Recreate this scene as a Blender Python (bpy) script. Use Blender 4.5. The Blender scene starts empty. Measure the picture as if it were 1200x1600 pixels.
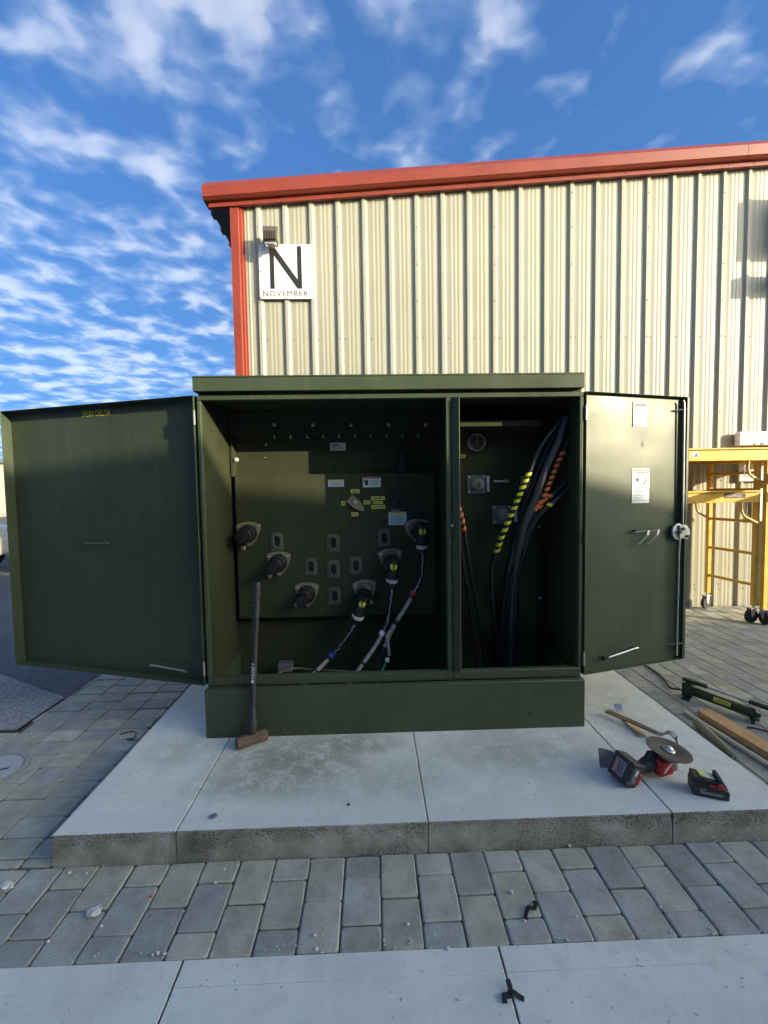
import bpy, math, random
from mathutils import Vector, Matrix
R = math.radians
random.seed(7)
scene = bpy.context.scene
col = scene.collection

# ------------------------------------------------------------------ camera
def make_camera():
    P, Y, RO = R(3.0), R(1.5), R(0.95)
    F = Vector((math.sin(Y)*math.cos(P), math.cos(Y)*math.cos(P), -math.sin(P)))
    r0 = F.cross(Vector((0, 0, 1))).normalized(); u0 = r0.cross(F)
    r = r0*math.cos(RO)-u0*math.sin(RO); u = u0*math.cos(RO)+r0*math.sin(RO)
    cd = bpy.data.cameras.new('camera'); cd.sensor_fit = 'VERTICAL'; cd.sensor_height = 36
    cd.lens = 660/1600*36; cd.clip_start = 0.05; cd.clip_end = 2000
    co = bpy.data.objects.new('camera', cd); col.objects.link(co)
    m = Matrix((r, u, -F)).transposed().to_4x4(); m.translation = (0, 0, 1.5)
    co.matrix_world = m
    scene.camera = co
make_camera()

# ------------------------------------------------------------------ sky and sun
SUN_AZ, SUN_EL = R(121.0), R(13.6)      # azimuth clockwise from +Y
SUN = Vector((math.sin(SUN_AZ)*math.cos(SUN_EL), math.cos(SUN_AZ)*math.cos(SUN_EL), math.sin(SUN_EL)))

def N(nt, typ, **kw):
    n = nt.nodes.new(typ)
    for k, v in kw.items():
        if k.startswith('i_'):
            key = k[2:]
            key = int(key) if key.isdigit() else key.replace('_', ' ')
            n.inputs[key].default_value = v
        else:
            setattr(n, k, v)
    return n

def L(nt, a, b): nt.links.new(a, b)

def ramp(nt, fac, stops):
    n = nt.nodes.new('ShaderNodeValToRGB'); cr = n.color_ramp
    while len(cr.elements) < len(stops): cr.elements.new(0.5)
    for e, (p, c) in zip(cr.elements, stops):
        e.position = p
        e.color = (c, c, c, 1) if not hasattr(c, '__len__') else (*c, 1)
    if fac is not None: L(nt, fac, n.inputs[0])
    return n.outputs[0]

def mixc(nt, fac, a, b, mode='MIX'):
    n = nt.nodes.new('ShaderNodeMix'); n.data_type = 'RGBA'; n.blend_type = mode
    for s, v in ((0, fac), (6, a), (7, b)):
        if hasattr(v, 'is_linked'): L(nt, v, n.inputs[s])
        elif s == 0: n.inputs[0].default_value = v
        else: n.inputs[s].default_value = (*v, 1)
    return n.outputs[2]

def math_(nt, op, a, b=None, clamp=False):
    n = nt.nodes.new('ShaderNodeMath'); n.operation = op; n.use_clamp = clamp
    for i, v in ((0, a), (1, b)):
        if v is None: continue
        if hasattr(v, 'is_linked'): L(nt, v, n.inputs[i])
        else: n.inputs[i].default_value = v
    return n.outputs[0]

CLX, CLY, CLR = 9.5, 4.1, -20
def make_world():
    w = bpy.data.worlds.new('World'); scene.world = w; w.use_nodes = True
    nt = w.node_tree; bg = nt.nodes['Background']
    sky = N(nt, 'ShaderNodeTexSky', sky_type='NISHITA', sun_disc=False, sun_elevation=SUN_EL, sun_rotation=SUN_AZ,
            air_density=1.0, dust_density=2.2, ozone_density=1.0)
    gm = N(nt, 'ShaderNodeGamma', i_Gamma=0.5); L(nt, sky.outputs[0], gm.inputs[0])
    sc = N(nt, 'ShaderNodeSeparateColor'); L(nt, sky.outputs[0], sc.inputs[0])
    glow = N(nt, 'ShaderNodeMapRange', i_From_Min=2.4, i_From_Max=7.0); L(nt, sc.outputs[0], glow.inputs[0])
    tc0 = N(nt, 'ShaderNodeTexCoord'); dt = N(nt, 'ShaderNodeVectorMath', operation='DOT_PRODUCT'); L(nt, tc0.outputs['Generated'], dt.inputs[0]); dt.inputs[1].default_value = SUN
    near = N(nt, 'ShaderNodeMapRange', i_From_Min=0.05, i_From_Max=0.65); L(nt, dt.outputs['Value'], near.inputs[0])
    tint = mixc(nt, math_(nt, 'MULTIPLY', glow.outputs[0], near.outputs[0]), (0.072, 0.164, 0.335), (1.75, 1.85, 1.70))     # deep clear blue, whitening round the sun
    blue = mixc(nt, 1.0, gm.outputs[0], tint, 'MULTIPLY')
    tc = N(nt, 'ShaderNodeTexCoord'); sep = N(nt, 'ShaderNodeSeparateXYZ'); L(nt, tc.outputs['Generated'], sep.inputs[0])
    z = math_(nt, 'MAXIMUM', sep.outputs[2], 0.04)
    zc = math_(nt, 'ADD', z, 0.10)
    cx = math_(nt, 'DIVIDE', sep.outputs[0], zc); cy = math_(nt, 'DIVIDE', sep.outputs[1], zc)
    cmb = N(nt, 'ShaderNodeCombineXYZ'); L(nt, cx, cmb.inputs[0]); L(nt, cy, cmb.inputs[1])
    mp = N(nt, 'ShaderNodeMapping'); L(nt, cmb.outputs[0], mp.inputs[0])
    mp.inputs['Location'].default_value = (CLX, CLY, 0); mp.inputs['Rotation'].default_value = (0, 0, R(CLR)); mp.inputs['Scale'].default_value = (1.0, 1.08, 1)
    wp = N(nt, 'ShaderNodeTexNoise', i_Scale=7.0, i_Detail=3.0); L(nt, mp.outputs[0], wp.inputs['Vector'])     # ragged edges
    vw = N(nt, 'ShaderNodeVectorMath', operation='MULTIPLY_ADD'); L(nt, wp.outputs['Color'], vw.inputs[0]); vw.inputs[1].default_value = (0.10, 0.10, 0); L(nt, mp.outputs[0], vw.inputs[2])
    n1 = N(nt, 'ShaderNodeTexNoise', i_Scale=7.0, i_Detail=2.5, i_Roughness=0.45); L(nt, vw.outputs[0], n1.inputs['Vector'])   # puffs
    n2 = N(nt, 'ShaderNodeTexNoise', i_Scale=1.5, i_Detail=2.0); L(nt, mp.outputs[0], n2.inputs['Vector'])                  # patches of cover
    nf = N(nt, 'ShaderNodeTexNoise', i_Scale=18.0, i_Detail=7.0, i_Roughness=0.62); L(nt, mp.outputs[0], nf.inputs['Vector'])
    lft = math_(nt, 'MULTIPLY', sep.outputs[0], -0.13)          # more cover to the west
    low = math_(nt, 'MULTIPLY', math_(nt, 'SUBTRACT', 0.5, sep.outputs[2]), 0.06)
    dens = math_(nt, 'ADD', n1.outputs[0], math_(nt, 'MULTIPLY', math_(nt, 'SUBTRACT', n2.outputs[0], 0.5), 0.42))
    dens = math_(nt, 'ADD', dens, math_(nt, 'MULTIPLY', math_(nt, 'SUBTRACT', nf.outputs[0], 0.5), 0.16))
    dens = math_(nt, 'ADD', dens, math_(nt, 'ADD', lft, low))
    mask = ramp(nt, dens, [(0.465, 0.0), (0.56, 0.13), (0.70, 0.50), (0.86, 0.76)])
    ccol = ramp(nt, dens, [(0.50, (0.50, 0.62, 0.82)), (0.66, (0.74, 0.78, 0.87)), (0.85, (0.66, 0.69, 0.77))])
    ccol = mixc(nt, 0.05, ccol, sky.outputs[0], 'ADD')
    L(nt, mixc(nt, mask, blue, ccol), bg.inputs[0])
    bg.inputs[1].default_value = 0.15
    sl = bpy.data.lights.new('sun', 'SUN'); sl.energy = 2.0; sl.angle = R(0.53); sl.color = (0.515, 0.44, 0.30)
    so = bpy.data.objects.new('sun', sl); col.objects.link(so)
    so.rotation_euler = SUN.to_track_quat('Z', 'Y').to_euler(); so.location = SUN*30
make_world()
vs = scene.view_settings
vs.view_transform = 'Standard'; vs.look = 'None'; vs.gamma = 1.0; vs.use_curve_mapping = False; vs.exposure = 3.05
scene.cycles.max_bounces = 8

# ------------------------------------------------------------------ materials
def new_mat(name):
    m = bpy.data.materials.new(name); m.use_nodes = True
    return m, m.node_tree, m.node_tree.nodes['Principled BSDF']

def pos(nt): return N(nt, 'ShaderNodeNewGeometry').outputs['Position']

def M(name, c, rough=0.5, metal=0.0, var=0.12, scale=9.0, bump=0.0, bscale=90.0, rvar=0.08, spec=0.5, dust=0.0, streak=0.0, wave=0.0):
    m, nt, b = new_mat(name)
    p = N(nt, 'ShaderNodeTexCoord').outputs['Object']
    n = N(nt, 'ShaderNodeTexNoise', i_Scale=scale, i_Detail=6.0, i_Roughness=0.6); L(nt, p, n.inputs['Vector'])
    lo = tuple(x*(1-var) for x in c); hi = tuple(min(1, x*(1+var)) for x in c)
    cc = ramp(nt, n.outputs[0], [(0.3, lo), (0.7, hi)])
    if dust:
        n3 = N(nt, 'ShaderNodeTexNoise', i_Scale=scale*5, i_Detail=8.0, i_Roughness=0.7); L(nt, p, n3.inputs['Vector'])
        cc = mixc(nt, math_(nt, 'MULTIPLY', ramp(nt, n3.outputs[0], [(0.55, 0.0), (0.75, 1.0)]), dust), cc, (0.30, 0.28, 0.24))
    if streak:
        mp = N(nt, 'ShaderNodeMapping'); mp.inputs['Scale'].default_value = (1, 1, 0.05); L(nt, p, mp.inputs[0])
        ns = N(nt, 'ShaderNodeTexNoise', i_Scale=26.0, i_Detail=7.0, i_Roughness=0.7); L(nt, mp.outputs[0], ns.inputs['Vector'])
        cc = mixc(nt, math_(nt, 'MULTIPLY', ramp(nt, ns.outputs[0], [(0.50, 0.0), (0.72, 1.0)]), streak), cc, (0.30, 0.29, 0.25))
        cc = mixc(nt, math_(nt, 'MULTIPLY', ramp(nt, ns.outputs[0], [(0.30, 1.0), (0.46, 0.0)]), streak*2.5), cc, tuple(x*0.6 for x in c))
        vsc = N(nt, 'ShaderNodeTexVoronoi', i_Scale=9.0); L(nt, p, vsc.inputs['Vector'])
        cc = mixc(nt, math_(nt, 'MULTIPLY', ramp(nt, vsc.outputs['Distance'], [(0.015, 1.0), (0.035, 0.0)]), 0.5), cc, (0.34, 0.33, 0.29))
    L(nt, cc, b.inputs['Base Color'])
    rr = ramp(nt, n.outputs[0], [(0.3, max(0.02, rough-rvar)), (0.7, min(1, rough+rvar))])
    L(nt, rr, b.inputs['Roughness'])
    b.inputs['Metallic'].default_value = metal; b.inputs['Specular IOR Level'].default_value = spec
    if bump:
        n2 = N(nt, 'ShaderNodeTexNoise', i_Scale=bscale, i_Detail=4.0); L(nt, p, n2.inputs['Vector'])
        bp = N(nt, 'ShaderNodeBump', i_Strength=bump, i_Distance=0.01); L(nt, n2.outputs[0], bp.inputs['Height'])
        L(nt, bp.outputs[0], b.inputs['Normal'])
        if wave:
            nw = N(nt, 'ShaderNodeTexNoise', i_Scale=2.2, i_Detail=1.0); L(nt, p, nw.inputs['Vector'])
            b2 = N(nt, 'ShaderNodeBump', i_Strength=1.0, i_Distance=wave); L(nt, nw.outputs[0], b2.inputs['Height']); L(nt, bp.outputs[0], b2.inputs['Normal'])
            L(nt, b2.outputs[0], b.inputs['Normal'])
    return m

def concrete(name, base, stain=False, side=True):
    m, nt, b = new_mat(name)
    p = pos(nt)
    na = N(nt, 'ShaderNodeTexNoise', i_Scale=2.3, i_Detail=8.0, i_Roughness=0.65); L(nt, p, na.inputs['Vector'])
    nb = N(nt, 'ShaderNodeTexNoise', i_Scale=38.0, i_Detail=6.0, i_Roughness=0.7); L(nt, p, nb.inputs['Vector'])
    nc = N(nt, 'ShaderNodeTexNoise', i_Scale=170.0, i_Detail=3.0); L(nt, p, nc.inputs['Vector'])
    c = ramp(nt, na.outputs[0], [(0.3, tuple(x*0.86 for x in base)), (0.5, base), (0.72, tuple(min(1, x*1.13) for x in base))])
    c = mixc(nt, math_(nt, 'MULTIPLY', ramp(nt, nb.outputs[0], [(0.58, 0.0), (0.72, 1.0)]), 0.30), c, tuple(x*0.66 for x in base))
    c = mixc(nt, math_(nt, 'MULTIPLY', ramp(nt, nc.outputs[0], [(0.60, 0.0), (0.72, 1.0)]), 0.30), c, tuple(x*0.45 for x in base))
    nm = N(nt, 'ShaderNodeTexNoise', i_Scale=7.5, i_Detail=10.0, i_Roughness=0.72, i_Distortion=0.4); L(nt, p, nm.inputs['Vector'])
    c = mixc(nt, math_(nt, 'MULTIPLY', ramp(nt, nm.outputs[0], [(0.50, 0.0), (0.66, 1.0)]), 0.30), c, tuple(x*k for x, k in zip(base, (0.60, 0.63, 0.62))))
    c = mixc(nt, math_(nt, 'MULTIPLY', ramp(nt, nm.outputs[0], [(0.30, 1.0), (0.44, 0.0)]), 0.35), c, tuple(min(0.8, x*1.18) for x in base))
    vf = N(nt, 'ShaderNodeTexVoronoi', i_Scale=26.0); L(nt, p, vf.inputs['Vector'])
    fl = math_(nt, 'MULTIPLY', ramp(nt, vf.outputs['Distance'], [(0.06, 1.0), (0.12, 0.0)]), ramp(nt, na.outputs[0], [(0.48, 0.0), (0.52, 1.0)]))
    c = mixc(nt, math_(nt, 'MULTIPLY', fl, 0.55), c, (0.16, 0.15, 0.12))
    if stain:
        sp = N(nt, 'ShaderNodeSeparateXYZ'); L(nt, p, sp.inputs[0])
        tot = None
        for (sx, sy, rx, ry, k) in ((-0.42, 2.10, 0.52, 0.32, 1.0), (-0.16, 2.22, 0.34, 0.16, 1.0), (-0.62, 1.95, 0.34, 0.14, 0.8), (0.0, 1.95, 0.5, 0.2, 0.45), (0.75, 2.14, 0.55, 0.24, 0.6), (-1.08, 2.22, 0.2, 0.16, 0.5), (1.5, 2.45, 0.3, 0.5, 0.35)):
            dx = math_(nt, 'DIVIDE', math_(nt, 'SUBTRACT', sp.outputs[0], sx), rx); dy = math_(nt, 'DIVIDE', math_(nt, 'SUBTRACT', sp.outputs[1], sy), ry)
            d = math_(nt, 'ADD', math_(nt, 'MULTIPLY', dx, dx), math_(nt, 'MULTIPLY', dy, dy))
            g = math_(nt, 'MULTIPLY', math_(nt, 'SUBTRACT', 1.0, d, True), k)
            tot = g if tot is None else math_(nt, 'MAXIMUM', tot, g)
        nd = N(nt, 'ShaderNodeTexNoise', i_Scale=10.0, i_Detail=14.0, i_Roughness=0.86, i_Distortion=0.0); L(nt, p, nd.inputs['Vector'])
        s = math_(nt, 'MULTIPLY', tot, ramp(nt, nd.outputs[0], [(0.40, 0.0), (0.52, 1.0)]))
        c = mixc(nt, math_(nt, 'MULTIPLY', s, 0.74), c, (0.20, 0.20, 0.135))
        # trowelled margin along the edges of the pad
        mx = math_(nt, 'MAXIMUM', math_(nt, 'LESS_THAN', sp.outputs[0], -1.215), math_(nt, 'LESS_THAN', sp.outputs[1], 1.785))
        c = mixc(nt, math_(nt, 'MULTIPLY', mx, 0.45), c, (0.60, 0.60, 0.58))
    bmix = math_(nt, 'ADD', math_(nt, 'MULTIPLY', nb.outputs[0], 0.5), math_(nt, 'MULTIPLY', nc.outputs[0], 0.5))
    bstr = 0.16
    if side:
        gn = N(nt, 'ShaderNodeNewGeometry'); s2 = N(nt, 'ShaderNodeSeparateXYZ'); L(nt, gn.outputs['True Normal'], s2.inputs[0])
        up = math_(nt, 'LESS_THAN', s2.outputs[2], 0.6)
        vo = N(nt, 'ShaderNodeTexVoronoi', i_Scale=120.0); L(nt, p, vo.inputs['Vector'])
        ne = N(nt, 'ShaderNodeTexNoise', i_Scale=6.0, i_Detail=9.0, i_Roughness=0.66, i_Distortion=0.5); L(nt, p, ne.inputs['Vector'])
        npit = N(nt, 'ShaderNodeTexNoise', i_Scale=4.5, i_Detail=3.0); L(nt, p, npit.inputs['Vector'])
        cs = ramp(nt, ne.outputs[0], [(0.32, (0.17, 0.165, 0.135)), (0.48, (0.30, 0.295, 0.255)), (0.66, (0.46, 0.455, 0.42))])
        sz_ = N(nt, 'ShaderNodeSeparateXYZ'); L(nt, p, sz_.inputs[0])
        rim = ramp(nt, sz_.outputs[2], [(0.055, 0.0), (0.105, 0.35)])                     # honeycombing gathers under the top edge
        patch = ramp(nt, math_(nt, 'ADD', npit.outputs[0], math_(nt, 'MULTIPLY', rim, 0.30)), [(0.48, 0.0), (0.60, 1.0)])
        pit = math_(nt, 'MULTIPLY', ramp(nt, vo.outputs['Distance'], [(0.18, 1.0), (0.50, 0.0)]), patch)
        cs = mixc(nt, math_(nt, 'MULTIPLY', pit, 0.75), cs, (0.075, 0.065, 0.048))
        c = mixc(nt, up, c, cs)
        bstrn = math_(nt, 'ADD', math_(nt, 'MULTIPLY', up, 0.75), bstr)
        bmix = math_(nt, 'SUBTRACT', bmix, math_(nt, 'MULTIPLY', math_(nt, 'MULTIPLY', pit, up), 1.2))
    L(nt, c, b.inputs['Base Color'])
    b.inputs['Roughness'].default_value = 0.85; b.inputs['Specular IOR Level'].default_value = 0.3
    bp = N(nt, 'ShaderNodeBump', i_Strength=0.3, i_Distance=0.006); L(nt, bmix, bp.inputs['Height'])
    if side: L(nt, bstrn, bp.inputs['Strength'])
    L(nt, bp.outputs[0], b.inputs['Normal'])
    return m

def paver_mat():
    m, nt, b = new_mat('paver_concrete')
    oi = N(nt, 'ShaderNodeObjectInfo'); p = pos(nt)
    c = ramp(nt, oi.outputs['Random'], [(0.0, (0.40, 0.385, 0.295)), (0.25, (0.34, 0.335, 0.265)), (0.5, (0.27, 0.275, 0.25)), (0.75, (0.33, 0.335, 0.305)), (1.0, (0.43, 0.42, 0.34))])
    na = N(nt, 'ShaderNodeTexNoise', i_Scale=9.0, i_Detail=7.0, i_Roughness=0.65); L(nt, p, na.inputs['Vector'])
    nb = N(nt, 'ShaderNodeTexNoise', i_Scale=220.0, i_Detail=3.0, i_Roughness=0.7); L(nt, p, nb.inputs['Vector'])
    nc = N(nt, 'ShaderNodeTexNoise', i_Scale=22.0, i_Detail=10.0, i_Roughness=0.75); L(nt, p, nc.inputs['Vector'])
    c = mixc(nt, 0.55, c, mixc(nt, 1.0, c, ramp(nt, na.outputs[0], [(0.3, (0.55, 0.55, 0.52)), (0.7, (1.5, 1.5, 1.55))]), 'MULTIPLY'))
    c = mixc(nt, math_(nt, 'MULTIPLY', ramp(nt, nb.outputs[0], [(0.55, 0.0), (0.66, 1.0)]), 0.45), c, (0.09, 0.088, 0.08))
    nb2 = N(nt, 'ShaderNodeTexNoise', i_Scale=150.0, i_Detail=4.0, i_Roughness=0.7); L(nt, p, nb2.inputs['Vector'])
    c = mixc(nt, math_(nt, 'MULTIPLY', ramp(nt, nb2.outputs[0], [(0.58, 0.0), (0.70, 1.0)]), 0.35), c, (0.52, 0.50, 0.44))
    gq = N(nt, 'ShaderNodeTexCoord'); ga_ = N(nt, 'ShaderNodeSeparateXYZ'); L(nt, gq.outputs['Generated'], ga_.inputs[0])
    ex = math_(nt, 'ABSOLUTE', math_(nt, 'SUBTRACT', ga_.outputs[0], 0.5)); ey = math_(nt, 'ABSOLUTE', math_(nt, 'SUBTRACT', ga_.outputs[1], 0.5))
    ed = ramp(nt, math_(nt, 'ADD', math_(nt, 'MAXIMUM', ex, ey), math_(nt, 'MULTIPLY', math_(nt, 'SUBTRACT', nc.outputs[0], 0.5), 0.35)), [(0.40, 0.0), (0.52, 1.0)])
    c = mixc(nt, math_(nt, 'MULTIPLY', ed, 0.30), c, (0.40, 0.385, 0.33))
    c = mixc(nt, math_(nt, 'MULTIPLY', ramp(nt, nc.outputs[0], [(0.62, 0.0), (0.78, 1.0)]), 0.5), c, (0.40, 0.40, 0.38))
    L(nt, c, b.inputs['Base Color']); b.inputs['Roughness'].default_value = 0.82; b.inputs['Specular IOR Level'].default_value = 0.35
    bp = N(nt, 'ShaderNodeBump', i_Strength=0.55, i_Distance=0.003); L(nt, nb.outputs[0], bp.inputs['Height']); L(nt, bp.outputs[0], b.inputs['Normal'])
    return m

def asphalt_mat(name, base, speck):
    m, nt, b = new_mat(name); p = pos(nt)
    v = N(nt, 'ShaderNodeTexVoronoi', i_Scale=75.0); L(nt, p, v.inputs['Vector'])
    n = N(nt, 'ShaderNodeTexNoise', i_Scale=1.3, i_Detail=6.0); L(nt, p, n.inputs['Vector'])
    hs = N(nt, 'ShaderNodeSeparateColor'); L(nt, v.outputs['Color'], hs.inputs[0])
    c = mixc(nt, ramp(nt, hs.outputs[0], [(0.45, 0.0), (1.0, 1.0)]), base, speck)
    c = mixc(nt, 1.0, c, ramp(nt, n.outputs[0], [(0.3, 0.75), (0.7, 1.25)]), 'MULTIPLY')
    L(nt, c, b.inputs['Base Color']); b.inputs['Roughness'].default_value = 0.9
    bp = N(nt, 'ShaderNodeBump', i_Strength=0.5, i_Distance=0.004); L(nt, v.outputs['Distance'], bp.inputs['Height']); L(nt, bp.outputs[0], b.inputs['Normal'])
    return m

def wood_mat(name, a, bcol, axis_scale=(14, 1.2, 14)):
    m, nt, b = new_mat(name); p = pos(nt)
    mp = N(nt, 'ShaderNodeMapping'); mp.inputs['Scale'].default_value = axis_scale; L(nt, p, mp.inputs[0])
    n = N(nt, 'ShaderNodeTexNoise', i_Scale=3.0, i_Detail=8.0, i_Roughness=0.6, i_Distortion=1.2); L(nt, mp.outputs[0], n.inputs['Vector'])
    L(nt, ramp(nt, n.outputs[0], [(0.3, a), (0.7, bcol)]), b.inputs['Base Color']); b.inputs['Roughness'].default_value = 0.75
    bp = N(nt, 'ShaderNodeBump', i_Strength=0.3, i_Distance=0.003); L(nt, n.outputs[0], bp.inputs['Height']); L(nt, bp.outputs[0], b.inputs['Normal'])
    return m

MAT = {}
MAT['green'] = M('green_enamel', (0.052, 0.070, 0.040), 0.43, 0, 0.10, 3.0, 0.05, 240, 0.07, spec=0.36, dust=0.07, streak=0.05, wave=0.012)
MAT['green_shade'] = M('green_enamel_shade_darkened', (0.040, 0.047, 0.025), 0.60, 0, 0.10, 3.0, 0.05, 240, 0.05, spec=0.2, dust=0.04, streak=0.03, wave=0.006)  # same cabinet enamel, darkened to put the interior's shade into its colour
MAT['siding'] = M('beige_steel', (0.345, 0.335, 0.268), 0.45, 0, 0.05, 1.5, 0.03, 12, 0.05, streak=0.035)
MAT['red'] = M('red_steel', (0.225, 0.038, 0.020), 0.45, 0, 0.10, 1.8, 0.05, 12, 0.06, dust=0.04)
MAT['white'] = M('white_panel', (0.78, 0.77, 0.74), 0.45, 0, 0.04, 3.0)
MAT['black_print'] = M('black_print', (0.018, 0.018, 0.022), 0.55)
MAT['grey_print'] = M('grey_print', (0.20, 0.22, 0.26), 0.6)
MAT['blue_print'] = M('blue_grey_print', (0.24, 0.33, 0.42), 0.6)
MAT['label'] = M('label_paper', (0.62, 0.64, 0.66), 0.45, 0, 0.05, 12)
MAT['label_red'] = M('label_red', (0.42, 0.05, 0.035), 0.5)
MAT['yellow_lab'] = M('yellow_label', (0.62, 0.55, 0.05), 0.5, 0, 0.1, 20)
MAT['yellow_txt'] = M('yellow_lettering', (0.85, 0.66, 0.05), 0.5)
MAT['steel'] = M('zinc_steel', (0.55, 0.55, 0.54), 0.34, 0.9, 0.12, 20)
MAT['bright'] = M('bright_rod', (0.40, 0.40, 0.41), 0.42, 0.8, 0.08, 20)
MAT['grey_metal'] = M('grey_sheet', (0.30, 0.30, 0.33), 0.45, 0.6, 0.15, 25)
MAT['brass'] = M('dull_flange', (0.30, 0.25, 0.17), 0.5, 0.35, 0.15, 25)
MAT['rubber'] = M('black_rubber', (0.012, 0.012, 0.014), 0.45, 0, 0.2, 12)
MAT['bracket'] = M('worn_green_bracket', (0.095, 0.105, 0.078), 0.5, 0, 0.15, 25)
MAT['dark_jacket'] = M('dark_grey_jacket', (0.040, 0.040, 0.045), 0.5, 0, 0.25, 30)
MAT['rubber_blue'] = M('black_cable_jacket', (0.010, 0.011, 0.014), 0.42, 0, 0.2, 12)
MAT['grey_sleeve'] = M('grey_sleeve', (0.30, 0.29, 0.28), 0.6, 0, 0.25, 40)
MAT['tape_y'] = M('yellow_tape', (0.62, 0.66, 0.04), 0.45)
MAT['tape_o'] = M('orange_tape', (0.72, 0.16, 0.045), 0.45)
MAT['tape_b'] = M('blue_tape', (0.03, 0.04, 0.42), 0.45)
MAT['tape_r'] = M('red_tape', (0.55, 0.03, 0.03), 0.45)
MAT['tape_w'] = M('white_tape', (0.72, 0.72, 0.74), 0.45)
MAT['wire_green'] = M('green_wire', (0.05, 0.42, 0.22), 0.45)
MAT['yellow'] = M('yellow_scaffold_paint', (0.70, 0.42, 0.055), 0.45, 0, 0.15, 8.0, 0.03, 60, dust=0.12)
MAT['tyre'] = M('black_wheel', (0.02, 0.017, 0.018), 0.6)
MAT['rust'] = M('rusty_head', (0.115, 0.078, 0.055), 0.7, 0.2, 0.45, 30, 0.2, 80)
MAT['handle'] = M('hammer_handle', (0.020, 0.021, 0.024), 0.48, 0, 0.15, 20)
MAT['scuff'] = M('scuffed_grey', (0.14, 0.145, 0.155), 0.6)
MAT['pump'] = M('dark_green_pump', (0.012, 0.040, 0.022), 0.32, 0, 0.2, 20)
MAT['alu'] = M('aluminium_tube', (0.62, 0.62, 0.60), 0.35, 0.7, 0.1, 30)
MAT['tool_red'] = M('red_tool_shell', (0.36, 0.022, 0.022), 0.4, 0, 0.1, 25)
MAT['tool_black'] = M('black_tool_grip', (0.022, 0.023, 0.026), 0.5, 0, 0.2, 25, 0.1, 120, dust=0.12)
MAT['disc'] = M('worn_cutting_disc', (0.095, 0.078, 0.062), 0.7, 0.1, 0.2, 40, 0.2, 300)
MAT['pry'] = M('brown_pry_bar', (0.15, 0.125, 0.095), 0.5, 0.5, 0.25, 40)
MAT['glass'] = M('grey_glass', (0.03, 0.035, 0.04), 0.1)
MAT['lamp'] = M('bronze_lamp', (0.13, 0.11, 0.085), 0.5, 0.2)
MAT['stone'] = M('pale_pebble', (0.55, 0.54, 0.52), 0.8, 0, 0.2, 60)
MAT['sand'] = M('joint_sand', (0.075, 0.070, 0.058), 0.95, 0, 0.5, 25, 0.5, 200)
MAT['slab'] = concrete('pad_concrete', (0.66, 0.665, 0.60), True)
MAT['walk'] = concrete('walk_concrete', (0.645, 0.65, 0.59), False)
MAT['paver'] = paver_mat()
MAT['asphalt'] = asphalt_mat('rough_asphalt', (0.21, 0.21, 0.20), (0.36, 0.36, 0.34))
MAT['asphalt_dark'] = asphalt_mat('smooth_asphalt', (0.085, 0.088, 0.092), (0.15, 0.15, 0.155))
MAT['wood'] = wood_mat('pine_board', (0.36, 0.20, 0.085), (0.58, 0.38, 0.19))
MAT['olive'] = wood_mat('olive_handle', (0.17, 0.17, 0.10), (0.26, 0.25, 0.16))
MAT['cream'] = M('cream_conduit', (0.50, 0.46, 0.36), 0.5, 0, 0.15, 20)
MAT['lid'] = M('plastic_lid', (0.36, 0.38, 0.38), 0.6, 0, 0.12, 25)
MAT['manhole'] = M('cast_lid', (0.26, 0.26, 0.24), 0.6, 0.0, 0.15, 40, 0.3, 150)
MAT['dark'] = M('dark_soil', (0.012, 0.011, 0.010), 0.95, 0, 0.3, 20)
MAT['carpaint'] = M('pale_car_paint', (0.5, 0.47, 0.40), 0.25)
MAT['dark_wall'] = M('blocker_brown_grey', (0.16, 0.15, 0.13), 0.7, 0, 0.1, 1.0)
MAT['soffit'] = M('dark_roof_sheet', (0.10, 0.11, 0.11), 0.5)

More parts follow.
